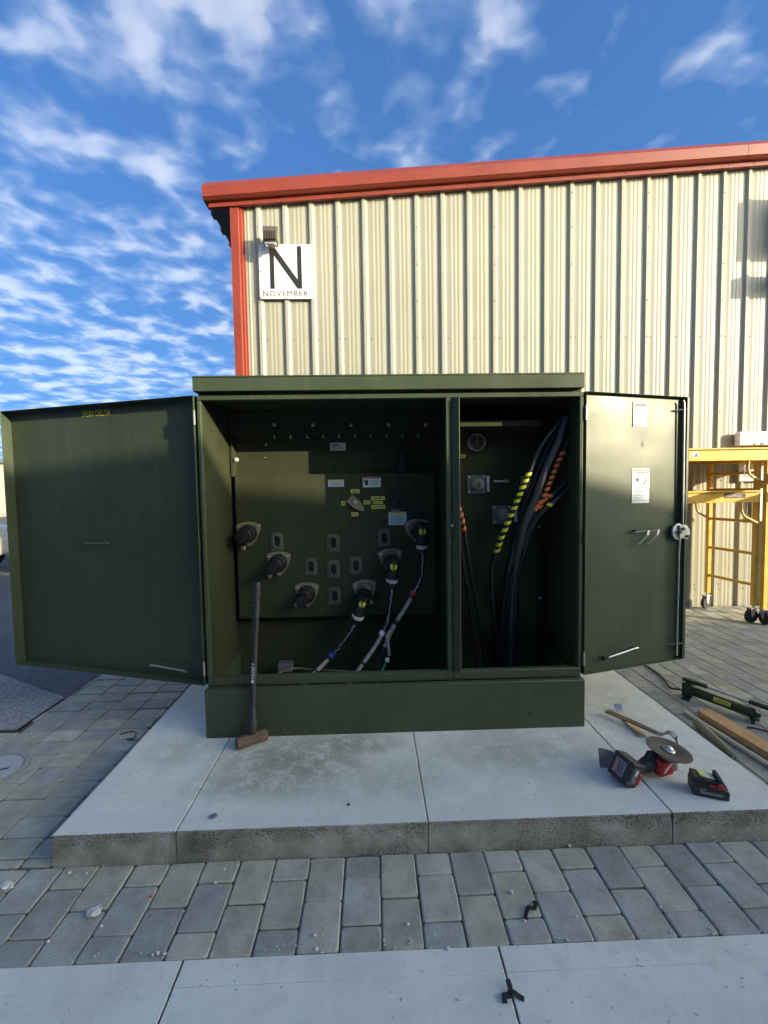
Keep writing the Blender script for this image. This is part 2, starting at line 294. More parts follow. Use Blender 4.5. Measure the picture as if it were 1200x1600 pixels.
# ------------------------------------------------------------------ mesh helpers
ORG = {}
class MB:
    def __init__(s): s.v = []; s.f = []; s.mi = []; s.m = 0
    def add(s, vs_, fs):
        o = len(s.v); s.v += [Vector(v) for v in vs_]; s.f += [tuple(i+o for i in f) for f in fs]; s.mi += [s.m]*len(fs); return s
    def slot(s, m): s.m = m; return s
    def obox(s, c, a, b, d):
        c, a, b, d = Vector(c), Vector(a), Vector(b), Vector(d)
        vs_ = [c+a*i+b*j+d*k for k in (-1, 1) for j in (-1, 1) for i in (-1, 1)]
        fs = [(0, 2, 3, 1), (4, 5, 7, 6), (0, 1, 5, 4), (2, 6, 7, 3), (0, 4, 6, 2), (1, 3, 7, 5)]
        if a.cross(b).dot(d) < 0: fs = [tuple(reversed(f)) for f in fs]
        return s.add(vs_, fs)
    def box(s, x0, x1, y0, y1, z0, z1):
        return s.obox(((x0+x1)/2, (y0+y1)/2, (z0+z1)/2), ((x1-x0)/2, 0, 0), (0, (y1-y0)/2, 0), (0, 0, (z1-z0)/2))
    def prism(s, poly, o, U, V, W):
        o, U, V, W = Vector(o), Vector(U), Vector(V), Vector(W); n = len(poly)
        vs_ = [o+U*a+V*b for a, b in poly]+[o+U*a+V*b+W for a, b in poly]
        area = sum(poly[i][0]*poly[(i+1) % n][1]-poly[(i+1) % n][0]*poly[i][1] for i in range(n))
        fl = (area > 0) == (U.cross(V).dot(W) > 0)
        fs = [tuple(range(n-1, -1, -1)), tuple(range(n, 2*n))]+[(i, (i+1) % n, n+(i+1) % n, n+i) for i in range(n)]
        if not fl: fs = [tuple(reversed(f)) for f in fs]
        return s.add(vs_, fs)
    def tube(s, pts, r, n=10, cap=True):
        pts = [Vector(p) for p in pts]; k = len(pts); rs = r if hasattr(r, '__len__') else [r]*k
        t = [(pts[min(i+1, k-1)]-pts[max(i-1, 0)]).normalized() for i in range(k)]
        a = t[0].orthogonal().normalized(); vs_ = []
        for i in range(k):
            a = (a-t[i]*a.dot(t[i])).normalized(); b = t[i].cross(a)
            vs_ += [pts[i]+(a*math.cos(2*math.pi*j/n)+b*math.sin(2*math.pi*j/n))*rs[i] for j in range(n)]
        fs = [(i*n+j, i*n+(j+1) % n, (i+1)*n+(j+1) % n, (i+1)*n+j) for i in range(k-1) for j in range(n)]
        if cap: fs += [tuple(range(n-1, -1, -1)), tuple((k-1)*n+j for j in range(n))]
        return s.add(vs_, fs)
    def lathe(s, prof, o, axis, n=24):
        o, ax = Vector(o), Vector(axis).normalized()
        return s.tube([o+ax*h+ax*1e-6*i for i, (r, h) in enumerate(prof)], [r for r, h in prof], n) if False else s._lathe(prof, o, ax, n)
    def _lathe(s, prof, o, ax, n):
        a = ax.orthogonal().normalized(); b = ax.cross(a); vs_ = []
        for r, h in prof:
            vs_ += [o+ax*h+(a*math.cos(2*math.pi*j/n)+b*math.sin(2*math.pi*j/n))*r for j in range(n)]
        k = len(prof)
        fs = [(i*n+j, i*n+(j+1) % n, (i+1)*n+(j+1) % n, (i+1)*n+j) for i in range(k-1) for j in range(n)]
        fs += [tuple(range(n-1, -1, -1)), tuple((k-1)*n+j for j in range(n))]
        return s.add(vs_, fs)
    def grid(s, fn, nu, nv):
        vs_ = [fn(i/nu, j/nv) for j in range(nv+1) for i in range(nu+1)]
        return s.add(vs_, [(j*(nu+1)+i, j*(nu+1)+i+1, (j+1)*(nu+1)+i+1, (j+1)*(nu+1)+i) for j in range(nv) for i in range(nu)])
    def build(s, name, mat, parent=None, org=None, bev=0.0, smooth=35, segs=2):
        if org is None:
            if parent is not None: org = ORG[parent.name]
            else:
                xs = [v.x for v in s.v]; ys = [v.y for v in s.v]; zs = [v.z for v in s.v]
                org = Vector(((min(xs)+max(xs))/2, (min(ys)+max(ys))/2, min(zs)))
        org = Vector(org)
        me = bpy.data.meshes.new(name); me.from_pydata([v-org for v in s.v], [], s.f)
        for m in (mat if isinstance(mat, (list, tuple)) else [mat]): me.materials.append(MAT[m] if isinstance(m, str) else m)
        if max(s.mi) > 0: me.polygons.foreach_set('material_index', s.mi)
        if smooth:
            me.polygons.foreach_set('use_smooth', [True]*len(me.polygons)); me.set_sharp_from_angle(angle=R(smooth))
        me.update()
        o = bpy.data.objects.new(name, me); col.objects.link(o)
        if bev:
            b = o.modifiers.new('bevel', 'BEVEL'); b.width = bev; b.segments = segs; b.limit_method = 'ANGLE'; b.angle_limit = R(40)
            b.harden_normals = False
        place(o, parent, org)
        return o

def place(o, parent, org):
    ORG[o.name] = Vector(org)
    if parent is not None: o.parent = parent; o.location = Vector(org)-ORG[parent.name]
    else: o.location = org
    return o

def tag(o, label=None, cat=None, group=None, kind=None):
    if label: o['label'] = label
    if cat: o['category'] = cat
    if group: o['group'] = group
    if kind: o['kind'] = kind
    return o

def root(name, loc, label=None, cat=None, group=None, kind=None):
    o = bpy.data.objects.new(name, None); col.objects.link(o); o.empty_display_size = 0.1
    place(o, None, Vector(loc)); return tag(o, label, cat, group, kind)

def inst(src, parent, loc, rot=(0, 0, 0), name=None):
    o = src.copy(); col.objects.link(o)
    if name: o.name = name
    place(o, parent, Vector(loc)); o.rotation_euler = rot; return o

def text_mb(mb, s, o, U, V, w, h, up=0.0006, spacing=1.0, align=False):
    """flat lettering: string s fitted to w x h metres with lower-left corner o in the plane U,V"""
    cu = bpy.data.curves.new('t', 'FONT'); cu.body = s; cu.space_character = spacing; cu.resolution_u = 3; cu.fill_mode = 'FRONT'
    ob = bpy.data.objects.new('t', cu); me = bpy.data.meshes.new_from_object(ob)
    xs = [v.co.x for v in me.vertices]; ys = [v.co.y for v in me.vertices]
    x0, x1, y0, y1 = min(xs), max(xs), min(ys), max(ys)
    U, V = Vector(U).normalized(), Vector(V).normalized(); W = U.cross(V); o = Vector(o)
    mb.add([o+U*((v.co.x-x0)/(x1-x0)*w)+V*((v.co.y-y0)/(y1-y0)*h)+W*up for v in me.vertices], [tuple(p.vertices) for p in me.polygons])
    bpy.data.objects.remove(ob); bpy.data.curves.remove(cu); bpy.data.meshes.remove(me)
    return mb

def rect(mb, o, U, V, u0, u1, v0, v1, up):
    o, U, V = Vector(o), Vector(U).normalized(), Vector(V).normalized(); W = U.cross(V)
    return mb.add([o+U*a+V*b+W*up for a, b in ((u0, v0), (u1, v0), (u1, v1), (u0, v1))], [(0, 1, 2, 3)])

def smooth_path(pts, n=6):
    pts = [Vector(p) for p in pts]; out = []
    for i in range(len(pts)-1):
        p0, p1, p2, p3 = pts[max(i-1, 0)], pts[i], pts[i+1], pts[min(i+2, len(pts)-1)]
        for k in range(n):
            t = k/n
            out.append(0.5*((2*p1)+(p2-p0)*t+(2*p0-5*p1+4*p2-p3)*t*t+(3*p1-p0-3*p2+p3)*t**3))
    return out+[pts[-1]]

X, Yv, Z = Vector((1, 0, 0)), Vector((0, 1, 0)), Vector((0, 0, 1))

# ------------------------------------------------------------------ ground
g = MB(); g.add([(-400, -400, -0.06), (400, -400, -0.06), (400, 400, -0.06), (-400, 400, -0.06)], [(0, 1, 2, 3)])
tag(g.build('ground', 'asphalt_dark', smooth=0), kind='structure')
g = MB(); g.add([(-80, 2.69, -0.004), (-2.31, 2.69, -0.004), (-2.31, 120, -0.004), (-80, 120, -0.004)], [(0, 1, 2, 3)])
tag(g.build('asphalt_lot', 'asphalt_dark', smooth=0), kind='structure')
g = MB()   # older, coarser asphalt patch with an uneven far edge
far = [(-2.312, 3.125), (-2.45, 3.20), (-2.60, 3.27), (-2.72, 3.345), (-2.9, 3.43), (-3.02, 3.505), (-3.17, 3.57), (-3.6, 3.80), (-4.6, 4.3), (-9, 6.6)]
g.add([(x, y, 0.002) for x, y in far]+[(-9, 2.70, 0.002), (-2.312, 2.70, 0.002)], [tuple(range(11, -1, -1))])
g.f = [tuple(range(12))]
if True:
    me_area = sum(g.v[i].x*g.v[(i+1) % 12].y-g.v[(i+1) % 12].x*g.v[i].y for i in range(12))
    if me_area < 0: g.f = [tuple(range(11, -1, -1))]
tag(g.build('asphalt_patch', 'asphalt', smooth=0), kind='structure')

# concrete walk in the foreground, in cast sections with real joints
walk = root('concrete_walk', (0, 0.5, -0.06), kind='structure')
def section(name, x0, x1, y0, y1, z0, z1, mat, parent, rough=0.0, seed=0, tool=0.0):
    rnd = random.Random(seed); mb = MB(); e = 0.0035
    nx = max(4, int((x1-x0)/0.02)) if rough else 4
    mb.box(x0+0.001, x1-0.001, y0+0.03, y1-0.002, z0, z1-0.012)                 # body
    # top with softened edges, and a front face with chipped, uneven relief
    def top(u, v):
        return Vector((x0+e+(x1-x0-2*e)*u, y0+e+(y1-y0-2*e)*v, z1))
    mb.grid(top, nx, 1)
    tops = [top(i/nx, 0) for i in range(nx+1)]
    back = [top(i/nx, 1) for i in range(nx+1)]
    jit = [0.0]*(nx+1); j = 0.0
    for i in range(nx+1):
        j = 0.75*j+rnd.uniform(-1, 1)*rough; jit[i] = j
    rows = [tops]
    zs = [0.0045, 0.010, 0.022, 0.04, 0.06, 0.085, z1-z0]
    for k, dz in enumerate(zs):
        row = []
        for i in range(nx+1):
            u = i/nx; x = x0+(x1-x0)*u if k else x0+e*0.3+(x1-x0-0.6*e)*u
            dy = (rnd.uniform(-1, 1)*rough*0.8+jit[i]*0.5) if (rough and k) else 0
            row.append(Vector((x, y0+(e*0.35 if k == 0 else 0)+abs(dy)*(1.6 if k < 4 else 0.8), z1-dz+(rnd.uniform(-1, 1)*rough*0.6 if k and k < 5 else 0))))
        rows.append(row)
    vs_ = [v for r_ in rows for v in r_]; n = nx+1
    mb.add(vs_, [(k*n+i, (k+1)*n+i, (k+1)*n+i+1, k*n+i+1) for k in range(len(rows)-1) for i in range(nx)])
    # softened left, right and back rims
    for xa, xb in ((x0+e, x0), (x1-e, x1)):
        q = [Vector((xa, y0+e, z1)), Vector((xa, y1-e, z1)), Vector((xb, y1, z1-e)), Vector((xb, y0+e*0.5, z1-e)), Vector((xb, y1, z0)), Vector((xb, y0+e*0.5, z0))]
        fs = [(0, 1, 2, 3), (3, 2, 4, 5)]
        if xb > xa: fs = [tuple(reversed(f)) for f in fs]
        mb.add(q, fs)
    mb.add([back[0], back[-1], Vector((x1, y1, z1-e)), Vector((x0, y1, z1-e))], [(0, 1, 2, 3)])
    return mb.build(name, mat, parent, org=((x0+x1)/2, (y0+y1)/2, z0), smooth=30)
wx = [-4.72, -3.70, -2.68, -1.66, -0.635, 0.385, 1.405, 2.42, 3.44, 4.46]
for i in range(len(wx)-1):
    for (ya, yb) in ((0.28, 1.2995), (-0.745, 0.274)):
        mb = MB()
        mb.box(wx[i]+0.0022, wx[i+1]-0.0022, ya, yb, -0.058, 0.0)
        mb.build('walk_section', 'walk', walk, org=((wx[i]+wx[i+1])/2, (ya+yb)/2, -0.058), bev=0.003)
    mb = MB()   # tooled margin strip along the walk's edge, a shade proud
    mb.box(wx[i]+0.004, wx[i+1]-0.004, 1.222, 1.2985, -0.002, 0.0008)
    mb.build('tooled_edge', 'walk', walk, bev=0.001)

# the concrete pad under the cabinet
pad = root('concrete_pad', (0.2, 2.9, -0.06), kind='structure')
px = [-1.325, -0.825, 0.205, 1.236, 1.778]
for i in range(4):
    section('pad_section', px[i]+0.0018, px[i+1]-0.0018, 1.670, 4.1, -0.05, 0.126, 'slab', pad, 0.0028, 40+i)
MB().box(px[0]+0.05, px[-1]-0.05, 1.70, 4.05, -0.05, 0.10).build('joint_filler', 'dark', pad, smooth=0)
def hairline(pts, w=0.0022, z=0.1266):
    mb = MB(); n = len(pts); P = [Vector((x, y, z)) for x, y in pts]
    for i in range(n-1):
        d = (P[i+1]-P[i]).normalized(); s = Vector((-d.y, d.x, 0))*w/2
        mb.add([P[i]-s, P[i+1]-s, P[i+1]+s, P[i]+s], [(0, 1, 2, 3)])
    return mb
def wob(a, b, n, k, seed):
    r_ = random.Random(seed); return [(a[0]+(b[0]-a[0])*i/n+r_.uniform(-k, k), a[1]+(b[1]-a[1])*i/n+r_.uniform(-k, k)) for i in range(n+1)]
hairline(wob((-0.93, 2.27), (-1.22, 2.03), 10, 0.002, 1), 0.0018).build('hairline_crack', 'grey_print', pad, smooth=0)
hairline(wob((1.26, 2.36), (1.49, 2.15), 6, 0.002, 2)+wob((1.52, 2.12), (1.755, 1.935), 8, 0.002, 3), 0.0018).build('hairline_crack', 'grey_print', pad, smooth=0)

# ---- concrete pavers
def paver_mesh(name, w, l, h=0.05, seed=0):
    c, e = 0.007, 0.0055; w /= 2; l /= 2
    def ring(ins, cc, z):
        a, b = w-ins, l-ins
        return [(-a+cc, -b, z), (a-cc, -b, z), (a, -b+cc, z), (a, b-cc, z), (a-cc, b, z), (-a+cc, b, z), (-a, b-cc, z), (-a, -b+cc, z)]
    vs_ = ring(0, c, -h)+ring(0, c, -e*0.8)+ring(e, c, 0)
    fs = [(k*8+i, k*8+(i+1) % 8, (k+1)*8+(i+1) % 8, (k+1)*8+i) for k in range(2) for i in range(8)]+[tuple(range(16, 24))]
    me = bpy.data.meshes.new(name); me.from_pydata(vs_, [], fs); me.materials.append(MAT['paver']); me.update()
    return me
PV = {}
def paver(parent, x0, x1, y0, y1, rnd, gap=0.004, zt=0.0):
    w, l = round(x1-x0-gap, 3), round(y1-y0-gap, 3)
    if w < 0.012 or l < 0.012: return
    if (w, l) not in PV: PV[(w, l)] = paver_mesh('paver', w, l)
    o = bpy.data.objects.new('paver', PV[(w, l)]); col.objects.link(o)
    place(o, parent, ((x0+x1)/2+rnd.uniform(-1, 1)*0.0012, (y0+y1)/2+rnd.uniform(-1, 1)*0.0015, zt+rnd.uniform(-0.0025, 0.0015)))
    o.rotation_euler = (rnd.uniform(-0.006, 0.006), rnd.uniform(-0.008, 0.008), rnd.uniform(-0.007, 0.007))
    return o
def joined_pavers(parent, cells):
    mb = MB()
    for x0, x1, y0, y1 in cells: mb.box(x0+0.003, x1-0.003, y0+0.003, y1-0.003, -0.05, -0.001)
    o = mb.build('outer_pavers', 'paver', parent, smooth=0); o['kind'] = 'stuff'
# front strip
rnd = random.Random(3)
strip = root('paver_strip', (0, 1.48, -0.06), kind='structure')
MB().box(-4.6, 4.6, 1.3005, 1.6685, -0.055, -0.009).build('sand_bed', 'sand', strip, smooth=0)
k0 = -0.845
for k in range(-22, 36):
    x0 = k0+0.1415*k; x1 = x0+0.1415
    if k % 2 == 0: ys = [1.302, 1.480, 1.666]
    else: ys = [1.302, 1.388, 1.568, 1.666]
    for a, b in zip(ys[:-1], ys[1:]): paver(strip, x0, x1, a, b, rnd)
# left field: stacked, long side across
lf = root('paver_path', (-1.8, 2.9, -0.06), kind='structure')
MB().box(-3.6, -1.33, 1.6690, 2.684, -0.055, -0.010).box(-2.302, -1.33, 2.6845, 5.0, -0.055, -0.010).build('sand_bed', 'sand', lf, smooth=0)
xs_ = [-3.49, -3.285, -3.08, -2.875, -2.67, -2.47, -2.268, -2.064, -1.863, -1.661, -1.46, -1.333]
ys_ = [1.671, 1.714, 1.823]+[1.823+0.1222*(i+1) for i in range(25)]
for i in range(len(xs_)-1):
    for j in range(len(ys_)-1):
        if xs_[i] < -2.3 and ys_[j+1] > 2.685: continue
        off = rnd.uniform(-0.002, 0.002)
        paver(lf, xs_[i]+off, xs_[i+1]+off, ys_[j], ys_[j+1], rnd, 0.006 if j > 6 else 0.005)
for j in range(8, len(ys_)-1, 1):   # narrow cut pieces along the asphalt
    if ys_[j] > 2.68: paver(lf, -2.302, -2.268, ys_[j], ys_[j+1], rnd)
# right yard: running bond, long side away
ry = root('paver_yard', (3, 3.4, -0.06), kind='structure')
MB().box(1.79, 9.0, 1.669, 5.03, -0.055, -0.009).build('sand_bed', 'sand', ry, smooth=0)
far_cells = []
for k in range(-1, 48):
    x0 = 1.955+0.1425*k; x1 = x0+0.1425
    if k == -1: x0 = 1.835
    y = 1.671; first = 0.093 if k % 2 else 0.186
    # phase so that joints fall as seen beside the pad
    j = 0
    ys = [1.671]; yy = 2.647-0.186*5 if k % 2 == 0 else 2.738-0.186*5
    while yy < 1.70: yy += 0.186
    while yy < 5.0: ys.append(yy); yy += 0.186
    ys.append(5.028)
    for a, b in zip(ys[:-1], ys[1:]):
        xm, ym = (x0+x1)/2, (a+b)/2
        pxm = 600+660*(xm/ym)-17          # horizontal bearing, roughly: how far right of the view it lies
        if pxm < 1290 and xm < 2.05+0.62*(ym-1.6)*1.6 and not (xm > 2.3 and ym < 2.1): paver(ry, x0, x1, a, b, rnd)
        else: far_cells.append((x0, x1, a, b))
joined_pavers(ry, far_cells)
MB().box(1.785, 1.83, 1.672, 5.0, -0.05, -0.006).build('mortar_strip', 'slab', ry, smooth=0)

# ------------------------------------------------------------------ metal building behind
bld = root('metal_building', (6, 10, -0.06), 'beige ribbed steel building with red roof trim behind the open green cabinet', 'building')
def wtop(x): return 4.768+0.0753*(x+1.264)
def half_profile():
    rib = [(-0.043, 0), (-0.017, -0.028), (0.017, -0.028), (0.043, 0)]
    pts = []
    for k in range(3):
        c = 0.3045*k
        r_ = rib if k else rib[1:]
        if k == 0: pts += [(0, -0.028), (0.017, -0.028), (0.043, 0)]
        else: pts += [(c+a, b) for a, b in rib]
        for mc in (c+0.105, c+0.152, c+0.199):
            pts += [(mc-0.019, 0), (mc-0.010, -0.0026), (mc+0.010, -0.0026), (mc+0.019, 0)]
    pts += [(0.9135-0.043, 0), (0.9135-0.017, -0.028), (0.9135, -0.028)]
    return pts
WY = 5.085
def panel(x0, pts, name='wall_panel'):
    mb = MB(); n = len(pts); th = 0.0
    lo = [Vector((x0+a, WY+b, -0.02)) for a, b in pts]; hi = [Vector((x0+a, WY+b, wtop(x0+a)+0.06)) for a, b in pts]
    mb.add(lo+hi, [(i, i+1, n+i+1, n+i) for i in range(n-1)])
    return mb.build(name, 'siding', bld, smooth=20)
prof = half_profile()
panel(-1.47, [(0, 0), (0.07, 0), (0.078, -0.0045), (0.09, -0.0045), (0.098, 0), (0.162, 0), (0.188, -0.028), (0.2045, -0.028)])
PX0 = -1.265
for j in range(10): panel(PX0+0.9135*j, prof)
screw = MB(); screw.lathe([(0.0075, 0), (0.0075, -0.002), (0.0045, -0.0025), (0.0045, -0.007), (0.003, -0.008)], (0, 0, 0), (0, 1, 0), 8)
sc0 = screw.build('screw', 'soffit', bld, org=(0, 0, 0))
first = True
def put_screw(x, y, z):
    global first
    if first: place(sc0, bld, (x, y, z)); first = False
    else: inst(sc0, bld, (x, y, z))
for j in range(0, 7):
    xr = PX0+0.9135*j
    for i, z in enumerate([2.38, 2.86, 3.28, 3.70, 4.12, 4.54, 4.93]):
        if z < wtop(xr)-0.05 and z > 2.3 and xr < 4.8: put_screw(xr+0.004, WY-0.028, z)
for k in range(0, 20):
    xr = PX0+0.3045*k
    if xr < 4.8: put_screw(xr+0.068, WY, 3.28 if k % 1 == 0 else 0)
    if xr > 3.2 and xr < 4.8:
        put_screw(xr+0.06, WY, 1.55); put_screw(xr+0.075, WY, 0.20); put_screw(xr+0.06, WY, 0.26)
    if k < 20: put_screw(xr, WY-0.075, wtop(xr)+0.028)
# corner trim, base trim, side and back
cp = [(-0.118, 0.0), (-0.118, -0.052), (-0.030, -0.052), (-0.022, -0.034), (0.004, -0.034), (0.012, -0.014), (0.030, -0.014), (0.030, 0.0)]
MB().prism(cp, (-1.452, WY, -0.02), X, Yv, (0, 0, 4.84)).build('corner_trim', 'red', bld, smooth=20)
MB().box(-1.56, -1.555, 5.09, 25, -0.02, 4.70).build('side_wall', 'siding', bld, smooth=0)
MB().box(-1.5, 14, 24.9, 25, -0.02, 4.7).build('back_wall', 'siding', bld, smooth=0)
MB().box(13.9, 14, 5.2, 24.8, -0.02, 4.7).build('side_wall', 'siding', bld, smooth=0)
# roof: sheet with ribbed eave, sloping up to the right
def swept(profile, x0, x1, name, mat, n=1, x0s=None):
    mb = MB(); k = len(profile); sec = []
    for i in range(n+1):
        x = x0+(x1-x0)*i/n
        sec.append([Vector((x, WY+a, wtop(x)+b)) for a, b in profile])
    vs_ = [v for s_ in sec for v in s_]
    fs = [(i*k+j, (i+1)*k+j, (i+1)*k+(j+1) % k, i*k+(j+1) % k) for i in range(n) for j in range(k)]
    fs += [tuple(range(k)), tuple(n*k+j for j in range(k-1, -1, -1))]
    mb.add(vs_, fs)
    return mb.build(name, mat, bld, smooth=20)
fas = [(0.05, 0.255), (-0.075, 0.275), (-0.155, 0.185), (-0.150, 0.075), (-0.115, 0.052), (-0.078, 0.052), (0.05, 0.052)]
swept(fas, -1.84, 4.372, 'rake_trim', 'red'); swept(fas, 4.376, 14.1, 'rake_trim', 'red')
swept([(-0.037, 0.050), (-0.075, 0.050), (-0.075, 0.0), (-0.037, 0.0)], -1.80, 14.1, 'rake_flashing', 'red')
rf = MB()
for i in range(60):
    x0 = -1.82; y0 = WY+0.02+0.3045*i
    if y0 > 24.5: break
    rf.add([(x0, y0, wtop(x0)+0.052), (14, y0, wtop(14)+0.052), (14, y0+0.3, wtop(14)+0.052), (x0, y0+0.3, wtop(x0)+0.052),
            (x0, y0, wtop(x0)+0.060), (14, y0, wtop(14)+0.060), (14, y0+0.3, wtop(14)+0.060), (x0, y0+0.3, wtop(x0)+0.060)],
           [(0, 3, 2, 1), (4, 5, 6, 7), (0, 4, 7, 3), (1, 2, 6, 5), (0, 1, 5, 4), (3, 7, 6, 2)])
    xe = -1.845
    rf.add([(xe, y0+0.1, wtop(xe)+0.048), (xe, y0+0.2, wtop(xe)+0.048), (xe+0.06, y0+0.2, wtop(xe)+0.05), (xe+0.06, y0+0.1, wtop(xe)+0.05),
            (xe, y0+0.1, wtop(xe)+0.10), (xe, y0+0.2, wtop(xe)+0.10), (xe+0.06, y0+0.2, wtop(xe)+0.10), (xe+0.06, y0+0.1, wtop(xe)+0.10)],
           [(0, 1, 2, 3), (7, 6, 5, 4), (0, 4, 5, 1), (1, 5, 6, 2), (2, 6, 7, 3), (3, 7, 4, 0)])
rf.build('roof', 'soffit', bld, smooth=0)

# lettered square sign on the wall
SX0, SX1, SZ0, SZ1, SY = -1.262, -0.652, 3.725, 4.338, WY-0.036
sg = root('letter_sign', ((SX0+SX1)/2, SY, SZ0), 'white square sign with a big black letter N and NOVEMBER beneath', 'sign')
MB().box(SX0, SX1, SY-0.012, SY, SZ0, SZ1).build('plate', 'white', sg, bev=0.003)
U, V = X, Z
fy = SY-0.0125
mb = MB(); w, h = SX1-SX0, SZ1-SZ0
nx0, nx1, nz0, nz1, sw = SX0+0.133*w*1.55, SX0+0.805*w, SZ0+0.185*h, SZ0+0.965*h, 0.083*w
a = [(nx0, nz0), (nx0+sw, nz0), (nx0+sw, nz1-0.17*h), (nx1-sw*1.05, nz0), (nx1, nz0), (nx1, nz1), (nx1-sw, nz1), (nx1-sw, nz0+0.17*h), (nx0+sw*1.02, nz1), (nx0, nz1)]
mb.prism(a, (0, fy, 0), X, Z, (0, -0.0012, 0)); mb.build('letter', 'black_print', sg, smooth=0)
mb = MB(); text_mb(mb, 'NOVEMBER', (SX0+0.065*w, fy, SZ0+0.045*h), X, Z, 0.85*w, 0.105*h, 0.001, 1.15); mb.build('lettering', 'black_print', sg, smooth=0)
for (bx_, bz_) in ((0.02, 0.5), (0.98, 0.5), (0.02, 0.02), (0.5, 0.02)): inst(sc0, sg, (SX0+bx_*w, SY-0.012, SZ0+bz_*h), name='screw')
# wall lamp above it
lx, lz, ly = -1.095, 4.262, 4.93
lp = root('wall_lamp', (lx, WY-0.03, lz), 'small bronze finned wall floodlight above the letter sign', 'lamp')
mb = MB(); mb.prism([(0, 0.035), (0.035, 0.0), (0.04, 0.20), (0.0, 0.215), (-0.02, 0.20), (-0.02, 0.05)], (lx-0.082, ly, lz), Yv, Z, (0.164, 0, 0))
mb.build('housing', 'lamp', lp, bev=0.006)
for i in range(8):
    MB().box(lx-0.068+i*0.0185, lx-0.061+i*0.0185, ly-0.042, ly-0.0195, lz+0.055, lz+0.155).build('fin', 'lamp', lp, smooth=0)
MB().box(lx-0.07, lx+0.07, ly-0.021, ly-0.0185, lz+0.056, lz+0.154).build('fin_recess', 'black_print', lp, smooth=0)
MB().box(lx-0.05, lx+0.05, ly+0.035, WY-0.034, lz+0.05, lz+0.16).build('mount', 'lamp', lp, bev=0.008)
mb = MB(); mb.box(lx-0.065, lx+0.065, ly-0.03, ly+0.03, lz+0.0, lz+0.028); mb.build('lens', 'alu', lp, bev=0.008)
MB().tube([(lx-0.03, ly, lz-0.012), (lx+0.03, ly, lz-0.012)], 0.018, 10).build('knuckle', 'lamp', lp)
# signs on the wall behind the scaffold
nb = root('notice_board', (4.85, WY-0.05, 1.52), 'white notice board with faint text lines on the wall behind the scaffold', 'sign')
MB().box(4.46, 5.3, WY-0.055, WY-0.036, 1.53, 1.80).build('plate', 'white', nb, bev=0.003)
for i, (za, xa, xb) in enumerate(((1.755, 4.52, 4.9), (1.69, 4.52, 5.0), (1.665, 4.55, 4.95), (1.60, 4.52, 4.98), (1.565, 4.58, 4.72))):
    MB().box(xa, xb, WY-0.0562, WY-0.0552, za, za+0.010).build('text_line', 'grey_print', nb, smooth=0)
wb = root('wall_box', (4.9, WY-0.09, 1.98), 'long white box with two dark fittings on the wall above the scaffold deck', 'box')
MB().box(4.40, 5.35, WY-0.11, WY-0.036, 1.96, 2.125).build('housing', 'white', wb, bev=0.008)
MB().box(4.575, 4.605, WY-0.118, WY-0.1105, 1.962, 1.985).build('fitting', 'lamp', wb, smooth=0)
MB().box(4.665, 4.70, WY-0.118, WY-0.1105, 1.962, 1.99).build('fitting', 'lamp', wb, smooth=0)
gp = root('wall_panel_cover', (4.8, WY-0.05, 1.0), 'pale grey panel cover on the wall behind the scaffold posts', 'panel')
MB().box(4.66, 5.1, WY-0.06, WY-0.036, 1.06, 1.42).build('cover', 'label', gp, bev=0.004)
MB().box(4.64, 5.12, WY-0.045, WY-0.0345, 1.04, 1.44).build('flange', 'white', gp, bev=0.002)
# boxes added just past the view's edge to cast shadows on the wall
for (x0, x1, z0, z1, lab) in ((4.93, 5.5, 4.30, 4.98, 'unseen tall grey box added under the roof trim to cast a wall shadow'), (4.86, 5.6, 3.87, 4.09, 'unseen wide low grey box added below the tall one to cast a wall shadow')):
    eb = root('shadow_box', ((x0+x1)/2, 4.8, z0), lab, 'enclosure')
    MB().box(x0, x1, 4.76, 4.85, z0, z1).build('housing', 'grey_metal', eb, bev=0.006)
    for xb in (x0+0.2, x1-0.1): MB().box(xb, xb+0.04, 4.852, WY-0.034, (z0+z1)/2-0.02, (z0+z1)/2+0.02).build('bracket', 'steel', eb, smooth=0)

# ------------------------------------------------------------------ transformer cabinet
def _survey():     # fixed bearings of the survey station at (0, 0, 1.5); independent of the scene camera
    P, Y, RO = R(3.0), R(1.5), R(0.95)
    F = Vector((math.sin(Y)*math.cos(P), math.cos(Y)*math.cos(P), -math.sin(P)))
    r0 = F.cross(Vector((0, 0, 1))).normalized(); u0 = r0.cross(F)
    r = r0*math.cos(RO)-u0*math.sin(RO); u = u0*math.cos(RO)+r0*math.sin(RO)
    m = Matrix((r, u, -F)).transposed().to_4x4(); m.translation = (0, 0, 1.5); return m
CAM = _survey()
def at(px_, py_, Y):
    """world point at depth plane Y on the bearing measured from the photograph (1200 x 1600)"""
    d = CAM.to_3x3() @ Vector(((px_-600)/660, -(py_-800)/660, -1)); o = CAM.translation
    return o+d*((Y-o.y)/d.y)
cab = root('transformer_cabinet', (0.118, 2.9, 0.126), 'open dark green steel transformer cabinet with both doors swung wide on the concrete pad', 'cabinet')
CX0, CX1 = -0.955, 1.19
mb = MB(); mb.box(CX0, CX1, 2.32, 2.358, 0.127, 0.402); mb.build('base_skirt', 'green', cab, bev=0.004)
MB().box(CX0, CX0+0.03, 2.359, 3.62, 0.127, 0.40).build('base_skirt', 'green', cab, bev=0.003)
MB().box(CX1-0.03, CX1, 2.359, 3.62, 0.127, 0.40).build('base_skirt', 'green', cab, bev=0.003)
MB().box(CX0+0.004, CX1-0.004, 2.362, 2.40, 0.403, 0.455).build('sill', 'green', cab, bev=0.004)
MB().box(CX0+0.004, -0.932, 2.36, 2.40, 0.456, 2.004).build('jamb', 'green', cab, bev=0.003)
